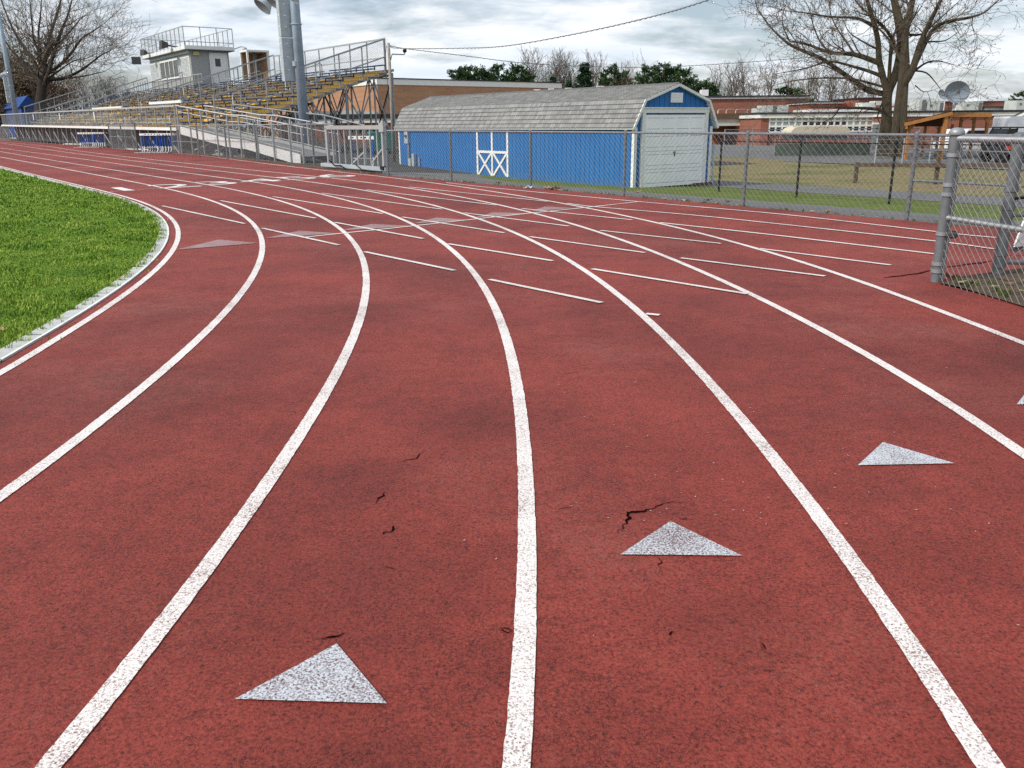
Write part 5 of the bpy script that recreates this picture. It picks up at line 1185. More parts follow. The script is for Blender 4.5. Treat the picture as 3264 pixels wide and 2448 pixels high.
def car(label, name, cat, x, d, body, L=4.5, H=1.45, van=False, rot=0.0):
    g_ = -1.3 if d > 60 else gz(*ST(GD(x, 420, d)))
    c = thing(name, label, cat, np.array([GD(x, 420, d)[0], d, g_]), rot)
    if van: pr = [(-L/2, .35), (-L/2, .95), (-L*.40, 1.15), (-L*.27, H-.05), (-L*.2, H), (L*.48, H), (L/2, H-.1), (L/2, .35)]
    else: pr = [(-L/2, .32), (-L/2, .72), (-L*.30, .92), (-L*.15, H-.04), (-L*.08, H), (L*.22, H), (L*.33, H-.1), (L*.44, .98), (L/2, .9), (L/2, .32)]
    b = MB(); b.prism(pr, 'y', -.85, .85); b.build('body', M[body], c)
    b = MB()
    if van: gl = [[(-L*.375, 1.15), (-L*.265, H-.14), (-L*.21, H-.12), (-L*.21, 1.12)], [(-L*.19, 1.12), (-L*.19, H-.12), (-L*.02, H-.12), (-L*.02, 1.12)]]
    else: gl = [[(-L*.26, .93), (-L*.14, H-.12), (-L*.02, H-.08), (-L*.02, .93)], [(.0, .93), (.0, H-.08), (L*.20, H-.08), (L*.36, .96)]]
    for q in gl: b.prism(q, 'y', -.857, .857)
    b.build('window', M['glass'], c)
    for sx in (-L*.31, L*.30):
        for sy in (-.88, .70):
            w = MB(); w.prism([(sx+.33*math.cos(a), .33+.33*math.sin(a)) for a in np.linspace(0, 2*PI, 17)[:-1]], 'y', sy, sy+.18); wo = w.build('wheel', M['rubber'], c)
            w = MB(); w.prism([(sx+.19*math.cos(a), .33+.19*math.sin(a)) for a in np.linspace(0, 2*PI, 11)[:-1]], 'y', sy-.004, sy+.184); w.build('rim', M['alu_matt'], wo)
    b = MB(); b.box(-L/2-.01, -L/2+.06, -.75, -.45, .62, .76); b.box(-L/2-.01, -L/2+.06, .45, .75, .62, .76); b.build('headlight', M['lens'], c)
    b = MB(); b.box(L/2-.05, L/2+.01, -.8, -.6, .65, .85); b.box(L/2-.05, L/2+.01, .6, .8, .65, .85); b.build('tail_light', M['red'], c)
    return c
car('white van parked behind the pavilion posts', 'parked_van', 'van', 3118, 66, 'vanwhite', 5.0, 2.0, True, .1)
car('second white van beside the first, seen left of the big post cap', 'parked_van', 'van', 3068, 69, 'vanwhite', 3.6, 1.95, True, .05)
car('white pickup-topped vehicle at the right edge above the fence rail', 'parked_van', 'van', 3275, 50, 'vanwhite', 3.2, 2.1, True, PI)
cf = thing('court_fence', 'low fence with a dull green windscreen across the far side of the grass', 'fence', np.array([GD(2470, 480, 50)[0], 50, -.58]), 0)
cl_ = GD(2772, 480, 50)[0]-GD(2470, 480, 50)[0]
b = MB(); b.box(0, cl_, 0, .03, .05, .70); b.build('windscreen', M['court'], cf)
for k in range(7): b = MB(); b.cyl((cl_*k/6, .06), .04, 0, 1.0, 8); b.build('post', M['galv'], cf)
b = MB(); b.tube((0, .06, .97), (cl_, .06, .97), .025); b.build('top_rail', M['galv'], cf, 6)
lf = thing('lot_fence', 'pale grey wire fence at the edge of the parking lot behind the green windscreen', 'fence', np.array([GD(2310, 430, 58)[0], 58, -.6]), 0)
ll_ = GD(2930, 430, 58)[0]-GD(2310, 430, 58)[0]
for k in range(8): b = MB(); b.cyl((ll_*k/7, 0), .04, 0, 1.5, 8); b.build('post', M['galv'], lf)
b = MB(); b.tube((0, 0, 1.45), (ll_, 0, 1.45), .03); b.tube((0, 0, .8), (ll_, 0, .8), .02); b.build('rail', M['galv'], lf, 6)
link_mesh(0, ll_, .05, 1.45, 0, .2, .0035, parent=lf)
# red utility vehicle with a black cab
ud = 40.0; uo = np.array([GD(3198, 420, ud)[0], ud, -.57]); ut_ = thing('utility_vehicle', 'red utility vehicle with a black framed glass cab at the right edge', 'utility vehicle', uo, .1)
zc = GD(3198, 404, ud)[2]+.57; hh = zc
b = MB(); b.prism([(-.55, .45), (-.6, .9), (-.35, hh*.62), (1.1, hh*.62), (1.15, .45)], 'y', -.6, .6); b.build('body', M['carblack'], ut_)
b = MB(); b.box(-.2, .25, -.612, -.602, .62, .80); b.box(.6, .8, -.612, -.602, .62, .78); b.build('side_panel', M['red'], ut_)
b = MB(); b.beam((-.45, -.58, hh*.6), (-.1, -.58, hh-.03), .05, .06); b.beam((-.45, .58, hh*.6), (-.1, .58, hh-.03), .05, .06); b.box(-.15, .75, -.62, .62, hh-.06, hh)
for x in (.25, .70): b.box(x-.03, x+.03, -.6, -.55, hh*.6, hh-.06); b.box(x-.03, x+.03, .55, .6, hh*.6, hh-.06)
b.build('cab_frame', M['carblack'], ut_)
b = MB(); b.quad((-.42, -.56, hh*.62), (-.42, .56, hh*.62), (-.12, .56, hh-.08), (-.12, -.56, hh-.08)); b.quad((-.38, -.575, hh*.63), (.22, -.575, hh*.63), (.22, -.575, hh-.08), (-.1, -.575, hh-.08)); b.build('windscreen', M['glass'], ut_)
b = MB(); b.box(.35, .62, -.3, .3, hh*.62, hh*.82); b.build('seat', M['red'], ut_)
for sx in (-.3, .8):
    for sy in (-.66, .48):
        w = MB(); w.prism([(sx+.28*math.cos(a), .28+.28*math.sin(a)) for a in np.linspace(0, 2*PI, 15)[:-1]], 'y', sy, sy+.18); w.build('wheel', M['rubber'], ut_)
# teal bin by the gap in the fence
bn = W(10.5, 30.5, -.3); bx_ = thing('waste_bin', 'teal plastic waste container standing in the gap left of the slim pole', 'bin', np.array([GD(1213, 470, 47)[0], 47, -.12]), .3)
b = MB(); b.add([(-.5, -.4, .15), (.5, -.4, .15), (.5, .4, .15), (-.5, .4, .15), (-.6, -.5, 1.05), (.6, -.5, 1.05), (.6, .5, 1.05), (-.6, .5, 1.05)], [(0,3,2,1),(4,5,6,7),(0,1,5,4),(1,2,6,5),(2,3,7,6),(3,0,4,7)]); b.build('body', M['teal'], bx_)
b = MB(); b.prism([(-.63, 1.053), (.63, 1.053), (.5, 1.16), (-.5, 1.16)], 'y', -.53, .53); b.build('lid', M['teal'], bx_)
b = MB(); 
for sx in (-.4, .4): b.cyl((sx, -.3), .08, 0, .15, 8); b.cyl((sx, .3), .08, 0, .15, 8)
b.build('wheel', M['rubber'], bx_)
# pale blue face mask and a few single leaves
mk = thing('face_mask', 'crumpled pale blue face mask lying at the foot of the long fence', 'mask', G(1690, 600, 0), .3)
V = []; nx, ny = 9, 6
for i in range(nx):
    for j in range(ny): V.append(((i-4)*.026, (j-2.5)*.022, .025 + .028*math.sin(i*1.3+j*.7)*math.cos(j*1.1) + .02*math.exp(-((i-4)**2+(j-2.5)**2)/6)))
raw('cloth', V, [(i*ny+j, (i+1)*ny+j, (i+1)*ny+j+1, i*ny+j+1) for i in range(nx-1) for j in range(ny-1)], M['maskblue'], mk, True)
b = MB(); b.path([(-.1, .04, .02), (-.16, .02, .012), (-.15, -.04, .012), (-.1, -.05, .02)], .003); b.build('ear_loop', M['white'], mk, 4)
def curled_leaf(px_, py_, size, label, mat='litter', lift=0.0):
    p = G(px_, py_); t = thing('dry_leaf', label, 'leaf', (p[0], p[1], .012+lift), rng.uniform(0, 6))
    V = []; sh_ = [(-1, 0), (-.45, .42), (-.2, .2), (.1, .6), (.35, .22), (1, .1), (.4, -.25), (.15, -.6), (-.2, -.22), (-.5, -.4)]
    V = [(0, 0, 0.0)] + [(x*size, y*size, size*(.7*x*x*.6+abs(y)*1.0)*(1 if y > 0 else .6)) for x, y in sh_]
    raw('blade', V, [(0, i, i % 10+1) for i in range(1, 11)], M[mat], t); b = MB(); b.tube((-size, 0, size*.42), (-size*1.35, 0, size*.6), .0022); b.build('stalk', M['brownwood'], t, 4)
curled_leaf(3026, 893, .115, 'large curled tan leaf at the foot of the near dome-capped post')
curled_leaf(3098, 908, .075, 'upright brown leaf caught in the near chain-link mesh')
curled_leaf(8, 1078, .05, 'tan leaf lying in the grass at the left edge by the kerb', lift=.04)
curled_leaf(1588, 588, .14, 'tall dry leaf standing against the fence below the barn door')
for k, (x, y, lb) in enumerate(((1760, 604, 'largest heap leaf of the brown pile left of the shed corner'), (1775, 606, 'brown curled leaf at the right side of the leaf pile'), (1748, 605, 'brown curled leaf at the left side of the leaf pile'), (2033, 617, 'brown leaf leaning on the fence below the garage door'), (2255, 643, 'pale curled leaf left of the post by the lawn'), (2317, 648, 'pale standing leaf close to the post by the lawn'), (2638, 680, 'orange leaf lying below the black fence posts'))):
    curled_leaf(x, y, .10 if k > 2 else .13, lb)
# ------------------------------------------------------------------ trees
def rot_about(v, ax, a):
    ax = ax/np.linalg.norm(ax); return v*math.cos(a) + np.cross(ax, v)*math.sin(a) + ax*(ax @ v)*(1-math.cos(a))
def grow(segs, p, d, L, r, depth, R, up=.10, wig=.22, rmin=.010, dens=1.0, tips=None):
    n = 4 if depth > 1 else 3
    p = np.array(p, float); d = np.array(d, float)/np.linalg.norm(d)
    for i in range(n):
        d = d + R.normal(0, wig, 3)*.6; d[2] += up*.5; d /= np.linalg.norm(d)
        q = p + d*L/n; ra = max(rmin, r*(1-.62*i/n)); rb = max(rmin, r*(1-.62*(i+1)/n))
        segs.append((p, q, ra, rb))
        if depth > 0 and (i > 0 or depth > 1):
            for _ in range(R.poisson(1.25*dens) if i < n-1 else 2):
                ax = np.cross(d, R.normal(0, 1, 3)); c = rot_about(d, ax, R.uniform(.45, 1.0))
                grow(segs, q, c, L*R.uniform(.45, .72), max(rmin, rb*R.uniform(.5, .75)), depth-1, R, up, wig, rmin, dens, tips)
        p = q
    if tips is not None and depth <= 1: tips.append(p)
def limb_tree(name, label, d, limbs, trunks, seed, jit=.25, rmin=.011, depth=3, dens=1.0, twigL=2.6, group=None, zb=None, mb='bark', mt='twig'):
    """limbs: traced polylines (sight-line points, radius in m) that leave the picture plane with random depth"""
    R = np.random.default_rng(seed); base = GD(*trunks[0][0][0], d); base[2] = gz(*ST(base)) if zb is None else zb
    t = thing(name, label, 'tree', base, 0, group)
    big_, tw, tips = [], [], []
    for poly_, r0, r1 in trunks + limbs:
        ddir = R.normal(0, jit); P = []
        for i, (x, y) in enumerate(poly_):
            dd = d + (0 if (poly_, r0, r1) in trunks else ddir*i*1.0 + R.normal(0, .12)*min(i, 3))
            q = GD(x, y, dd)-base; 
            P.append(q)
        if (poly_, r0, r1) in trunks: P = [np.array([P[0][0], P[0][1], -.3])] + P
        Q = smooth(np.array(P), 3); m = len(Q)
        for i in range(m-1):
            ra = r0+(r1-r0)*(i/(m-1)); rb = r0+(r1-r0)*((i+1)/(m-1)); big_.append((Q[i], Q[i+1], ra, rb))
        for i in range(2, m):
            if (poly_, r0, r1) in trunks and i < m*.55: continue
            dv = Q[i]-Q[i-1]; k_ = R.poisson(1.05*dens)
            for _ in range(k_):
                c = rot_about(dv/np.linalg.norm(dv), np.cross(dv, R.normal(0, 1, 3)), R.uniform(.4, 1.15)); rr = r0+(r1-r0)*i/(m-1)
                grow(tw, Q[i], c, twigL*R.uniform(.55, 1.2), max(rmin*1.5, rr*R.uniform(.3, .5)), depth-1, R, .10, .30, rmin, dens, tips)
        dv = Q[-1]-Q[-2]; grow(tw, Q[-1], dv, twigL, max(rmin*1.4, r1), depth-1, R, .12, .28, rmin, dens, tips)
    V, Fs = seg_arrays(big_, 9); raw('trunk', V, Fs, M[mb], t, True)
    V, Fs = seg_arrays(tw, 3)
    raw('crown', V, Fs, M[mt], t, True)
    return t, tips, base
z5 = lambda pts: [(2250+x*.31646, y*.31646) for x, y in pts]
z8 = lambda pts: [(2400+x*.6808, y*.6808) for x, y in pts]
D1 = 48.5
limbsA = [(z5([(1830,930),(1760,940),(1600,885),(1400,750),(1200,610),(1050,540),(900,480),(770,390),(640,260),(520,90)]), .17, .03),
 (z5([(1760,640),(1500,550),(1250,530),(1000,440),(850,420)]), .15, .03), (z5([(1680,260),(1600,215),(1500,180),(1250,170),(1000,130),(850,115)]), .10, .02),
 (z5([(1800,780),(1650,720),(1480,670),(1250,620),(1000,690),(700,745)]), .11, .015), (z5([(1800,1110),(1600,1090),(1400,1085),(1250,1080),(950,1080)]), .10, .02),
 (z5([(1800,880),(1500,800),(1200,785),(900,810),(650,870)]), .07, .012), (z5([(1250,530),(1150,420),(1080,250),(1050,120),(1000,0)]), .05, .012), (z5([(850,420),(790,300),(770,180),(820,0)]), .04, .012),
 (z5([(1500,550),(1420,430),(1330,300),(1260,150),(1240,0)]), .06, .012), (z5([(1900,430),(1800,280),(1700,190),(1550,60),(1450,-80)]), .09, .02),
 (z5([(1350,1080),(1280,1180),(1150,1240)]), .04, .012), (z5([(1740,500),(1600,430),(1450,330),(1380,200)]), .06, .012)]
trunksA = [(z5([(1818,1330),(1822,1100),(1835,930),(1900,780),(1945,600),(1960,400),(1920,150),(1880,-60),(1860,-250)]), .31, .12),
 (z5([(1822,1000),(1790,800),(1745,600),(1735,420),(1690,220),(1640,60),(1600,-120)]), .21, .09), (z5([(1835,900),(1850,700),(1862,520),(1870,400)]), .12, .08)]
tA, tipsA, bA = limb_tree('bare_tree', 'large bare tree with low sweeping limbs, left trunk of the pair at the right', D1, limbsA, trunksA, 11, .16, .0085, 3, .70, 1.7, 'pair of bare trees at the right')
limbsB = [(z8([(700,400),(745,330),(775,235),(800,165),(850,60),(900,-40)]), .22, .07), (z8([(760,300),(835,150),(900,105),(1000,85),(1080,60),(1150,0)]), .13, .03),
 (z8([(725,360),(800,300),(860,285),(930,300)]), .07, .015), (z8([(700,300),(640,190),(560,110),(500,95)]), .08, .015), (z8([(790,200),(830,195),(900,190),(960,150)]), .06, .012),
 (z8([(710,160),(790,160),(860,100),(950,20)]), .07, .02), (z8([(745,330),(810,340),(850,380),(880,420)]), .05, .012), (z8([(760,400),(800,430),(850,420)]), .03, .01)]
trunksB = [(z8([(700,640),(700,520),(708,400),(716,300),(712,180),(735,60),(760,-60),(770,-160)]), .29, .11), (z8([(712,230),(690,100),(665,0),(650,-120)]), .22, .12)]
tB, tipsB, bB = limb_tree('bare_tree', 'bare tree with a straight mossy trunk, right trunk of the pair at the right', D1-1.6, limbsB, trunksB, 12, .18, .0085, 3, .68, 1.7, 'pair of bare trees at the right')
# hanging seed tufts / opening buds in the two crowns
def buds(name, tips, parent, n, size, mat, R):
    idx = R.choice(len(tips), min(n, len(tips)), replace=False); V = []; Fs = []
    for i in idx:
        for _ in range(2):
            c = tips[i] + R.normal(0, .05, 3); a = R.normal(0, 1, 3); a /= np.linalg.norm(a); b_ = np.cross(a, R.normal(0, 1, 3)); b_ /= np.linalg.norm(b_); k = len(V); s_ = size*R.uniform(.6, 1.4)
            V += [c-a*s_, c+b_*s_*.6, c+a*s_, c-b_*s_*.6]; Fs.append((k, k+1, k+2, k+3))
    return raw(name, V, Fs, M[mat], parent)
Rb = np.random.default_rng(5)
buds('buds', tipsA, tA, 2600, .035, 'brownleaf', Rb); buds('buds', tipsB, tB, 1700, .035, 'brownleaf', Rb)
# big spreading tree at the far left
z7 = lambda pts: [(x*.3310, y*.3310) for x, y in pts]
D2 = 112.0
trunksC = [(z7([(390,1090),(395,950),(408,820),(418,720)]), .75, .50)]
limbsC = [(z7([(412,760),(425,560),(480,350),(560,100),(600,-60)]), 0.302, .08), (z7([(430,720),(520,520),(580,320),(640,180),(700,-20)]), 0.288, .07), (z7([(440,720),(560,640),(680,520),(780,380),(880,310),(985,240)]), 0.230, .05),
 (z7([(440,760),(600,755),(740,700),(860,620),(960,540),(1060,490)]), 0.216, .05), (z7([(470,775),(650,755),(820,730),(1000,690)]), 0.158, .04), (z7([(410,720),(400,560),(330,400),(310,250),(290,30)]), 0.216, .06),
 (z7([(405,700),(385,500),(370,330),(390,140),(400,-20)]), 0.202, .05), (z7([(385,740),(330,600),(220,440),(140,310),(60,130),(0,-30)]), 0.259, .06), (z7([(380,760),(270,690),(200,580),(100,470),(10,320)]), 0.245, .06),
 (z7([(430,700),(450,560),(560,430),(660,320),(760,200),(830,140)]), 0.187, .04), (z7([(425,740),(500,640),(520,480),(640,440),(740,390)]), 0.115, .03), (z7([(370,800),(240,740),(120,640),(0,560)]), 0.144, .04), (z7([(450,760),(560,690),(700,590),(840,560),(960,500)]), 0.115, .03)]
tC, tipsC, bC = limb_tree('bare_tree', 'huge fan-shaped bare tree rising behind the far left of the bleachers', D2, limbsC, trunksC, 21, .45, .015, 3, .85, 4.4, None, -1.0, 'darkbark')
# understorey brush at the left, crown of small leaves on stems
def leafy(name, label, cat, base, h, rx, ry, n, size, mat, seed, group=None, stem=True, z0=.15, flat=1.0):
    R = np.random.default_rng(seed); t = thing(name, label, cat, base, 0, group)
    nc = 26; cl = np.stack([R.normal(0, .42, nc)*rx, R.normal(0, .42, nc)*ry, h*(z0+(1-z0)*R.beta(1.6, 1.5, nc))], 1)
    w = R.integers(0, nc, n); c = cl[w] + R.normal(0, 1, (n, 3))*np.array([rx, ry, h*.5])*.20; c[:, 2] = np.clip(c[:, 2], .1, h*1.02)
    a = R.normal(0, 1, (n, 3)); a /= np.linalg.norm(a, axis=1, keepdims=True); b_ = np.cross(a, R.normal(0, 1, (n, 3))); b_ /= np.linalg.norm(b_, axis=1, keepdims=True); s_ = (size*R.uniform(.5, 1.5, n))[:, None]
    V = np.stack([c-a*s_, c+b_*s_*.6*flat, c+a*s_, c-b_*s_*.6*flat], 1).reshape(-1, 3); Fs = (np.arange(n)[:, None]*4+np.arange(4)).tolist()
    raw('crown', V, Fs, M[mat], t)
    segs = []
    if stem:
        for k in range(7): grow(segs, (R.normal(0, .1*rx), R.normal(0, .1*ry), -.3), (R.normal(0, .35), R.normal(0, .3), 1), h*.8, .10*h/6, 2, R, .1, .2, .02, .6)
        V, Fs = seg_arrays(segs, 4); raw('trunk', V, Fs, M['twig'], t, True)
    return t
def at(x, d, z=None):
    p = GD(x, 400, d); return np.array([p[0], d, (gz(*ST(p)) if z is None else z)])
leafy('brown_oak', 'brown leafed oak behind the left floodlight pole', 'tree', at(28, 138), 14.2, 6.8, 4, 9000, .18, 'brownleaf', 31)
leafy('brown_oak', 'low brown thicket under the huge fan-shaped tree', 'tree', at(100, 136), 10.2, 6.2, 3.5, 9000, .17, 'brownleaf', 32)
leafy('reddish_bush', 'reddish-brown rounded bush right of the huge tree trunk', 'bush', at(192, 136), 8.2, 3.6, 3, 5500, .10, 'redleaf', 33)
# background bare trees: three prototypes, copied
def bare_proto(seed, H, spread, label, group):
    R = np.random.default_rng(seed); t = thing('background_bare_tree', label, 'tree', (0, 0, 0), 0, group); tr_, tw = [], []
    p = np.array([0, 0, -.5]); d = np.array([0, 0, 1.]); n = 8
    for i in range(n):
        d = d + R.normal(0, .05, 3); d[2] = abs(d[2]); d /= np.linalg.norm(d); q = p + d*H*.8/n; tr_.append((p, q, .20*(1-.8*i/n), .20*(1-.8*(i+1)/n)))
        if i >= 2:
            for _ in range(3):
                a = R.uniform(0, 2*PI); c = np.array([math.cos(a)*spread, math.sin(a)*spread, 1.0]); grow(tw, q, c, H*.36*(1-.06*i), .075, 2, R, .18, .2, .018, .8)
        p = q
    grow(tw, p, d, H*.2, .05, 2, R, .2, .2, .018, 1.0)
    V, Fs = seg_arrays(tr_, 6); raw('trunk', V, Fs, M['farbark'], t, True); V, Fs = seg_arrays(tw, 3); raw('crown', V, Fs, M['farbark'], t, True)
    return t
GB = 'bare trees on the skyline'
specs = [ # px, distance, top y, prototype
 (1684,170,196,0),(1706,172,186,1),(1740,170,190,2),(1765,174,200,0),(1790,172,196,1),(1822,170,206,2),(1868,175,215,0),(1902,172,196,1),(1958,176,225,2),(1980,178,232,0),
 (2290,150,228,3),(2318,150,226,1),(2350,152,236,0),(2392,150,222,2),(2436,152,232,1),(2500,150,238,0),(2545,148,226,2),(2600,152,232,3),(2640,150,240,1),(2690,155,250,0),(2720,150,246,2),(2765,155,256,1),
 (228,150,262,0),(258,152,255,1),(290,150,250,2),(318,154,258,3),(345,150,262,0),(372,150,268,1),(400,154,272,2),(425,152,270,0)]
labs = ['thin', 'slender', 'twiggy', 'pale']
where = lambda x: 'above the gym roof end' if 1660 < x < 1850 else 'between the spruce and the pines' if x < 2050 and x > 1850 else 'right of the shed roof' if 2260 < x < 2480 else 'behind the limbs of the large tree' if x >= 2480 else 'behind the left part of the bleachers'
protos = [bare_proto(100+k, 10, [.7, .45, .55, .9][k], 'x', GB) for k in range(4)]
used = set(); cnt = {}
ordn = ['first', 'second', 'third', 'fourth', 'fifth', 'sixth', 'seventh', 'eighth', 'ninth', 'tenth', 'eleventh']
for (x, d, y, k) in sorted(specs):
    wv = where(x); cnt[wv] = cnt.get(wv, 0)+1
    lab = f'{labs[k]} leafless tree {wv}, {ordn[cnt[wv]-1]} from the left there'
    b0 = at(x, d); h = GD(x, y, d)[2]-b0[2]; sc = h/9.6
    if k not in used: o = protos[k]; o.location = b0; o['label'] = lab; used.add(k)
    else: o = dup(protos[k], b0, None, lab, GB)
    o.rotation_euler = (0, 0, x*1.7); o.scale = (sc*.9, sc*.9, sc)
# conifers
def conifer(seed, kind):
    R = np.random.default_rng(seed); t = thing('pine_tree' if kind == 'pine' else 'spruce_tree', 'x', 'tree', (0, 0, 0), 0, 'evergreens on the skyline'); V = []; Fs = []; segs = [((0, 0, -.5), (0, 0, 9.6), .22, .03)]
    for lv in np.linspace(.10 if kind == 'spruce' else .22, .98, 26 if kind == 'spruce' else 18):
        z = lv*10; nb = 9 if kind == 'spruce' else 7
        for k in range(nb):
            a = R.uniform(0, 2*PI); 
            if kind == 'spruce': L = (1-lv)**.75*2.4*R.uniform(.6, 1.15)+.15; dz = -.12
            else: L = (2.6*math.sin(min(1, (1-lv)*1.5+.18)*PI*.62))*R.uniform(.35, 1.2)+.15; dz = R.uniform(.05, .55)
            dv = np.array([math.cos(a), math.sin(a), dz]); segs.append(((0, 0, z), tuple(np.array([0, 0, z])+dv*L*.8), .04, .015))
            m_ = int(12+L*15)
            for q in range(m_):
                f_ = R.uniform(.25, 1.0)**.7; c = np.array([0, 0, z]) + dv*L*f_ + R.normal(0, .15, 3)*np.array([1, 1, .7]); dd = dv + R.normal(0, .6, 3) + np.array([0, 0, .35 if kind == 'pine' else -.15]); dd /= np.linalg.norm(dd)
                sd = np.cross(dd, R.normal(0, 1, 3)); sd /= np.linalg.norm(sd); l_ = R.uniform(.18, .38); kk = len(V)
                V += [c-sd*.05, c+sd*.05, c+dd*l_+sd*.07, c+dd*l_-sd*.07]; Fs.append((kk, kk+1, kk+2, kk+3))
    raw('crown', V, Fs, M[kind], t); v_, f_ = seg_arrays(segs, 5); raw('trunk', v_, f_, M['brownwood'], t, True)
    return t
cp_ = {('pine', k): conifer(200+k, 'pine') for k in range(3)}; cp_.update({('spruce', k): conifer(300+k, 'spruce') for k in range(2)})
cs = [ # px, dist, top y, kind, proto, width factor, label
 (1462,150,218,'pine',0,1.15,'leftmost dark pine of the clump above the gym roof'), (1492,152,206,'pine',1,1.2,'tallest broad pine of the left clump above the gym roof'), (1530,150,212,'pine',2,1.25,'wide pine in the middle of the clump above the gym roof'), (1558,153,224,'pine',0,1.0,'lower pine filling the gap in the clump above the gym roof'),
 (1590,150,200,'pine',1,.95,'pointed pine rising at the centre of the skyline clump'), (1628,154,222,'pine',2,.8,'short pine between the two pointed ones'), (1655,150,202,'pine',0,1.1,'bright pine at the right end of the clump above the gym roof'), (1680,153,226,'pine',1,.9,'low pine where the clump meets the bare trees'),
 (1860,140,192,'spruce',0,1.25,'dark layered spruce standing alone behind the shed ridge'), (1762,150,238,'spruce',1,1.0,'small dark spruce among the bare trees left of the lone spruce'), (1812,152,250,'spruce',0,1.0,'smallest spruce left of the lone layered one'),
 (1922,150,228,'spruce',1,1.0,'short spruce right of the lone layered one'), (1952,148,206,'pine',2,1.1,'leaning loose-crowned pine right of the lone spruce'),
 (2066,140,205,'pine',0,1.0,'left pine of the trio behind the shed gable'), (2105,142,198,'pine',1,1.15,'tallest pine of the trio behind the shed gable'), (2135,143,208,'pine',2,1.0,'middle pine tucked in the trio behind the shed gable'), (2168,140,216,'pine',0,1.15,'rightmost rounded pine of the trio behind the shed gable'),
 (2222,145,252,'pine',2,1.5,'short bushy pine right of the shed gable peak'), (2250,147,262,'pine',1,1.2,'small pine beside the white roof vent'), (2500,130,274,'pine',1,2.0,'squat olive pine behind the low roofs at the right'), (3250,130,288,'pine',2,1.5,'dark pine at the far right edge'), (3232,132,312,'spruce',1,1.5,'low dark conifer left of the pine at the right edge')]
usedc = set()
for (x, d, y, kd, k, wf_, lab) in cs:
    b0 = at(x, d); h = GD(x, y, d)[2]-b0[2]; sc = h/(10.5 if kd == 'pine' else 10.3)
    if (kd, k) not in usedc: o = cp_[(kd, k)]; o.location = b0; o['label'] = lab; usedc.add((kd, k))
    else: o = dup(cp_[(kd, k)], b0, None, lab)
    o.rotation_euler = (0, 0, x*.9); o.scale = (sc*wf_*.82, sc*wf_*.82, sc)
leafy('brown_bush', 'wide tan-brown budding tree between the lone spruce and the pine trio', 'tree', at(2010, 146), 9.6, 5.2, 3, 5000, .13, 'brownleaf', 41, None, True, .4)

# ------------------------------------------------------------------ light, sky, camera
SUN_EL = math.radians(42); sun_h = np.array([-.90, -.44]); sun_h /= np.linalg.norm(sun_h)
to_sun = Vector((sun_h[0]*math.cos(SUN_EL), sun_h[1]*math.cos(SUN_EL), math.sin(SUN_EL)))
L = bpy.data.lights.new('sun', 'SUN'); L.energy = 2.75; L.angle = math.radians(3); L.color = (1.0, .94, .86)
lo = bpy.data.objects.new('sun', L); COL.objects.link(lo); lo.rotation_euler = (-to_sun).to_track_quat('-Z', 'Y').to_euler()
wd = bpy.data.worlds.new('World'); S.world = wd; wd.use_nodes = True; nt = wd.node_tree; nt.nodes.clear()
def wn_(t, **k):
    n_ = nt.nodes.new(t)
    for a, v in k.items():
        if a in n_.inputs: n_.inputs[a].default_value = v
        else: setattr(n_, a, v)
    return n_
out = wn_('ShaderNodeOutputWorld'); bg = wn_('ShaderNodeBackground', Strength=.10); nt.links.new(bg.outputs[0], out.inputs[0])
sky = wn_('ShaderNodeTexSky', sky_type='NISHITA', sun_disc=False, sun_elevation=SUN_EL, sun_rotation=math.atan2(sun_h[0], sun_h[1]), altitude=50, air_density=1.0, dust_density=2.0, ozone_density=1.5)
tc = wn_('ShaderNodeTexCoord'); sx_ = wn_('ShaderNodeSeparateXYZ'); nt.links.new(tc.outputs['Generated'], sx_.inputs[0])
def wm(op, a, b=0.0):
    n_ = wn_('ShaderNodeMath', operation=op)
    for i, v in enumerate((a, b)):
        if isinstance(v, (int, float)): n_.inputs[i].default_value = v
        else: nt.links.new(v, n_.inputs[i])
    return n_.outputs[0]
zc_ = wm('ADD', wm('MAXIMUM', sx_.outputs[2], 0.0), .20)
cb = wn_('ShaderNodeCombineXYZ'); nt.links.new(wm('DIVIDE', sx_.outputs[0], zc_), cb.inputs[0]); nt.links.new(wm('DIVIDE', sx_.outputs[1], zc_), cb.inputs[1])
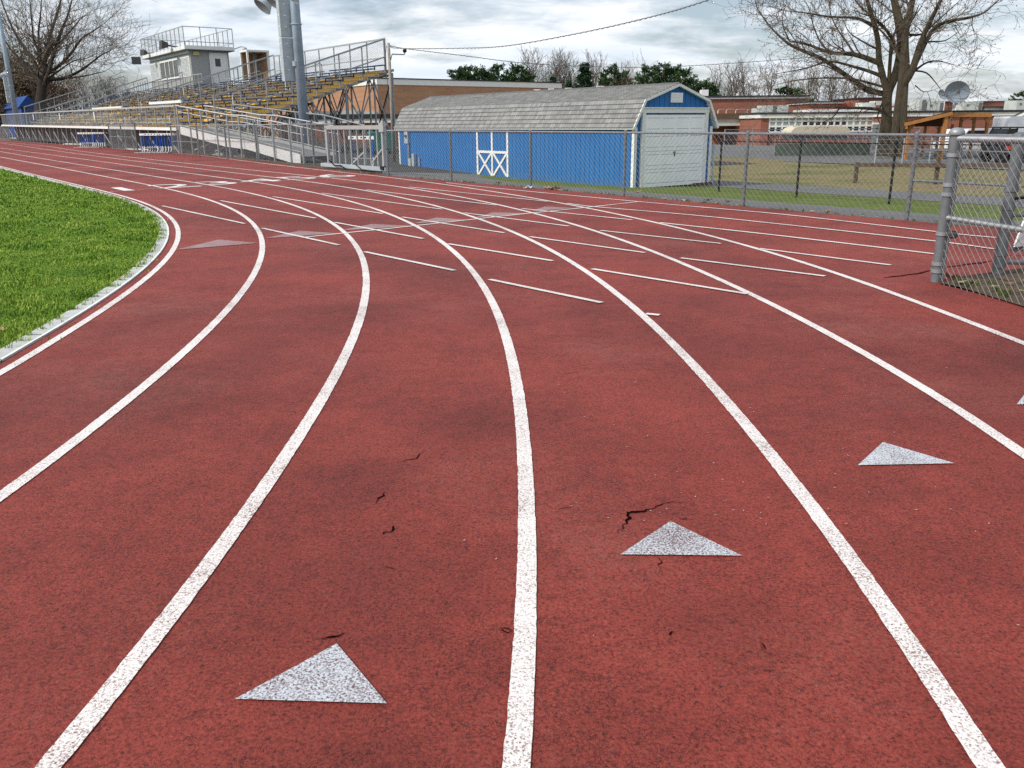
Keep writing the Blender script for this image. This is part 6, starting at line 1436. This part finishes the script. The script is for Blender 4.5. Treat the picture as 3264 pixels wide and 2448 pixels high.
def wnoise(scale, detail, rough, loc, dist=0.0, sc=(1, 1, 1)):
    mp = wn_('ShaderNodeMapping'); mp.inputs['Location'].default_value = loc; mp.inputs['Scale'].default_value = sc; nt.links.new(cb.outputs[0], mp.inputs[0])
    n_ = wn_('ShaderNodeTexNoise', Scale=scale, Detail=detail, Roughness=rough, Distortion=dist); nt.links.new(mp.outputs[0], n_.inputs['Vector']); return n_.outputs['Fac']
def wramp(f, stops):
    r = wn_('ShaderNodeValToRGB'); nt.links.new(f, r.inputs[0]); e = r.color_ramp.elements
    while len(e) < len(stops): e.new(.5)
    for i, (p, c) in enumerate(stops): e[i].position = p; e[i].color = (c, c, c, 1) if isinstance(c, (int, float)) else (*c, 1)
    return r.outputs[0]
n1 = wnoise(1.15, 9, .58, (3.1, 1.7, 0), .35, (.9, 1.35, 1)); n2 = wnoise(3.4, 8, .62, (7.7, 2.2, 0), .2, (1, 1.3, 1)); n3 = wnoise(.9, 6, .55, (1.2, 8.4, 0), .2, (.8, 1.3, 1))
cov = wramp(wm('ADD', wm('MULTIPLY', n1, .7), wm('MULTIPLY', n2, .3)), [(.42, .22), (.55, .97)])
shade = wramp(wm('ADD', wm('MULTIPLY', n3, .55), wm('MULTIPLY', n2, .45)), [(.34, (6.4, 7.3, 8.7)), (.48, (7.5, 8.1, 8.9)), (.62, (8.9, 9.1, 9.3))])
mx = wn_('ShaderNodeMixRGB'); nt.links.new(cov, mx.inputs[0]); nt.links.new(sky.outputs[0], mx.inputs[1]); nt.links.new(shade, mx.inputs[2]); nt.links.new(mx.outputs[0], bg.inputs[0])
cd = bpy.data.cameras.new('camera'); co = bpy.data.objects.new('camera', cd); COL.objects.link(co); S.camera = co
cd.sensor_width = 36; cd.sensor_fit = 'HORIZONTAL'; cd.lens = F/PW*36; cd.clip_end = 5000; cd.clip_start = .05
co.matrix_world = Matrix(((RT[0], UP[0], -FW[0], 0), (RT[1], UP[1], -FW[1], 0), (RT[2], UP[2], -FW[2], CAMZ), (0, 0, 0, 1)))
S.view_settings.view_transform = 'Standard'; S.view_settings.look = 'None'; S.view_settings.exposure = .26; S.view_settings.gamma = 1
S.cycles.use_denoising = False
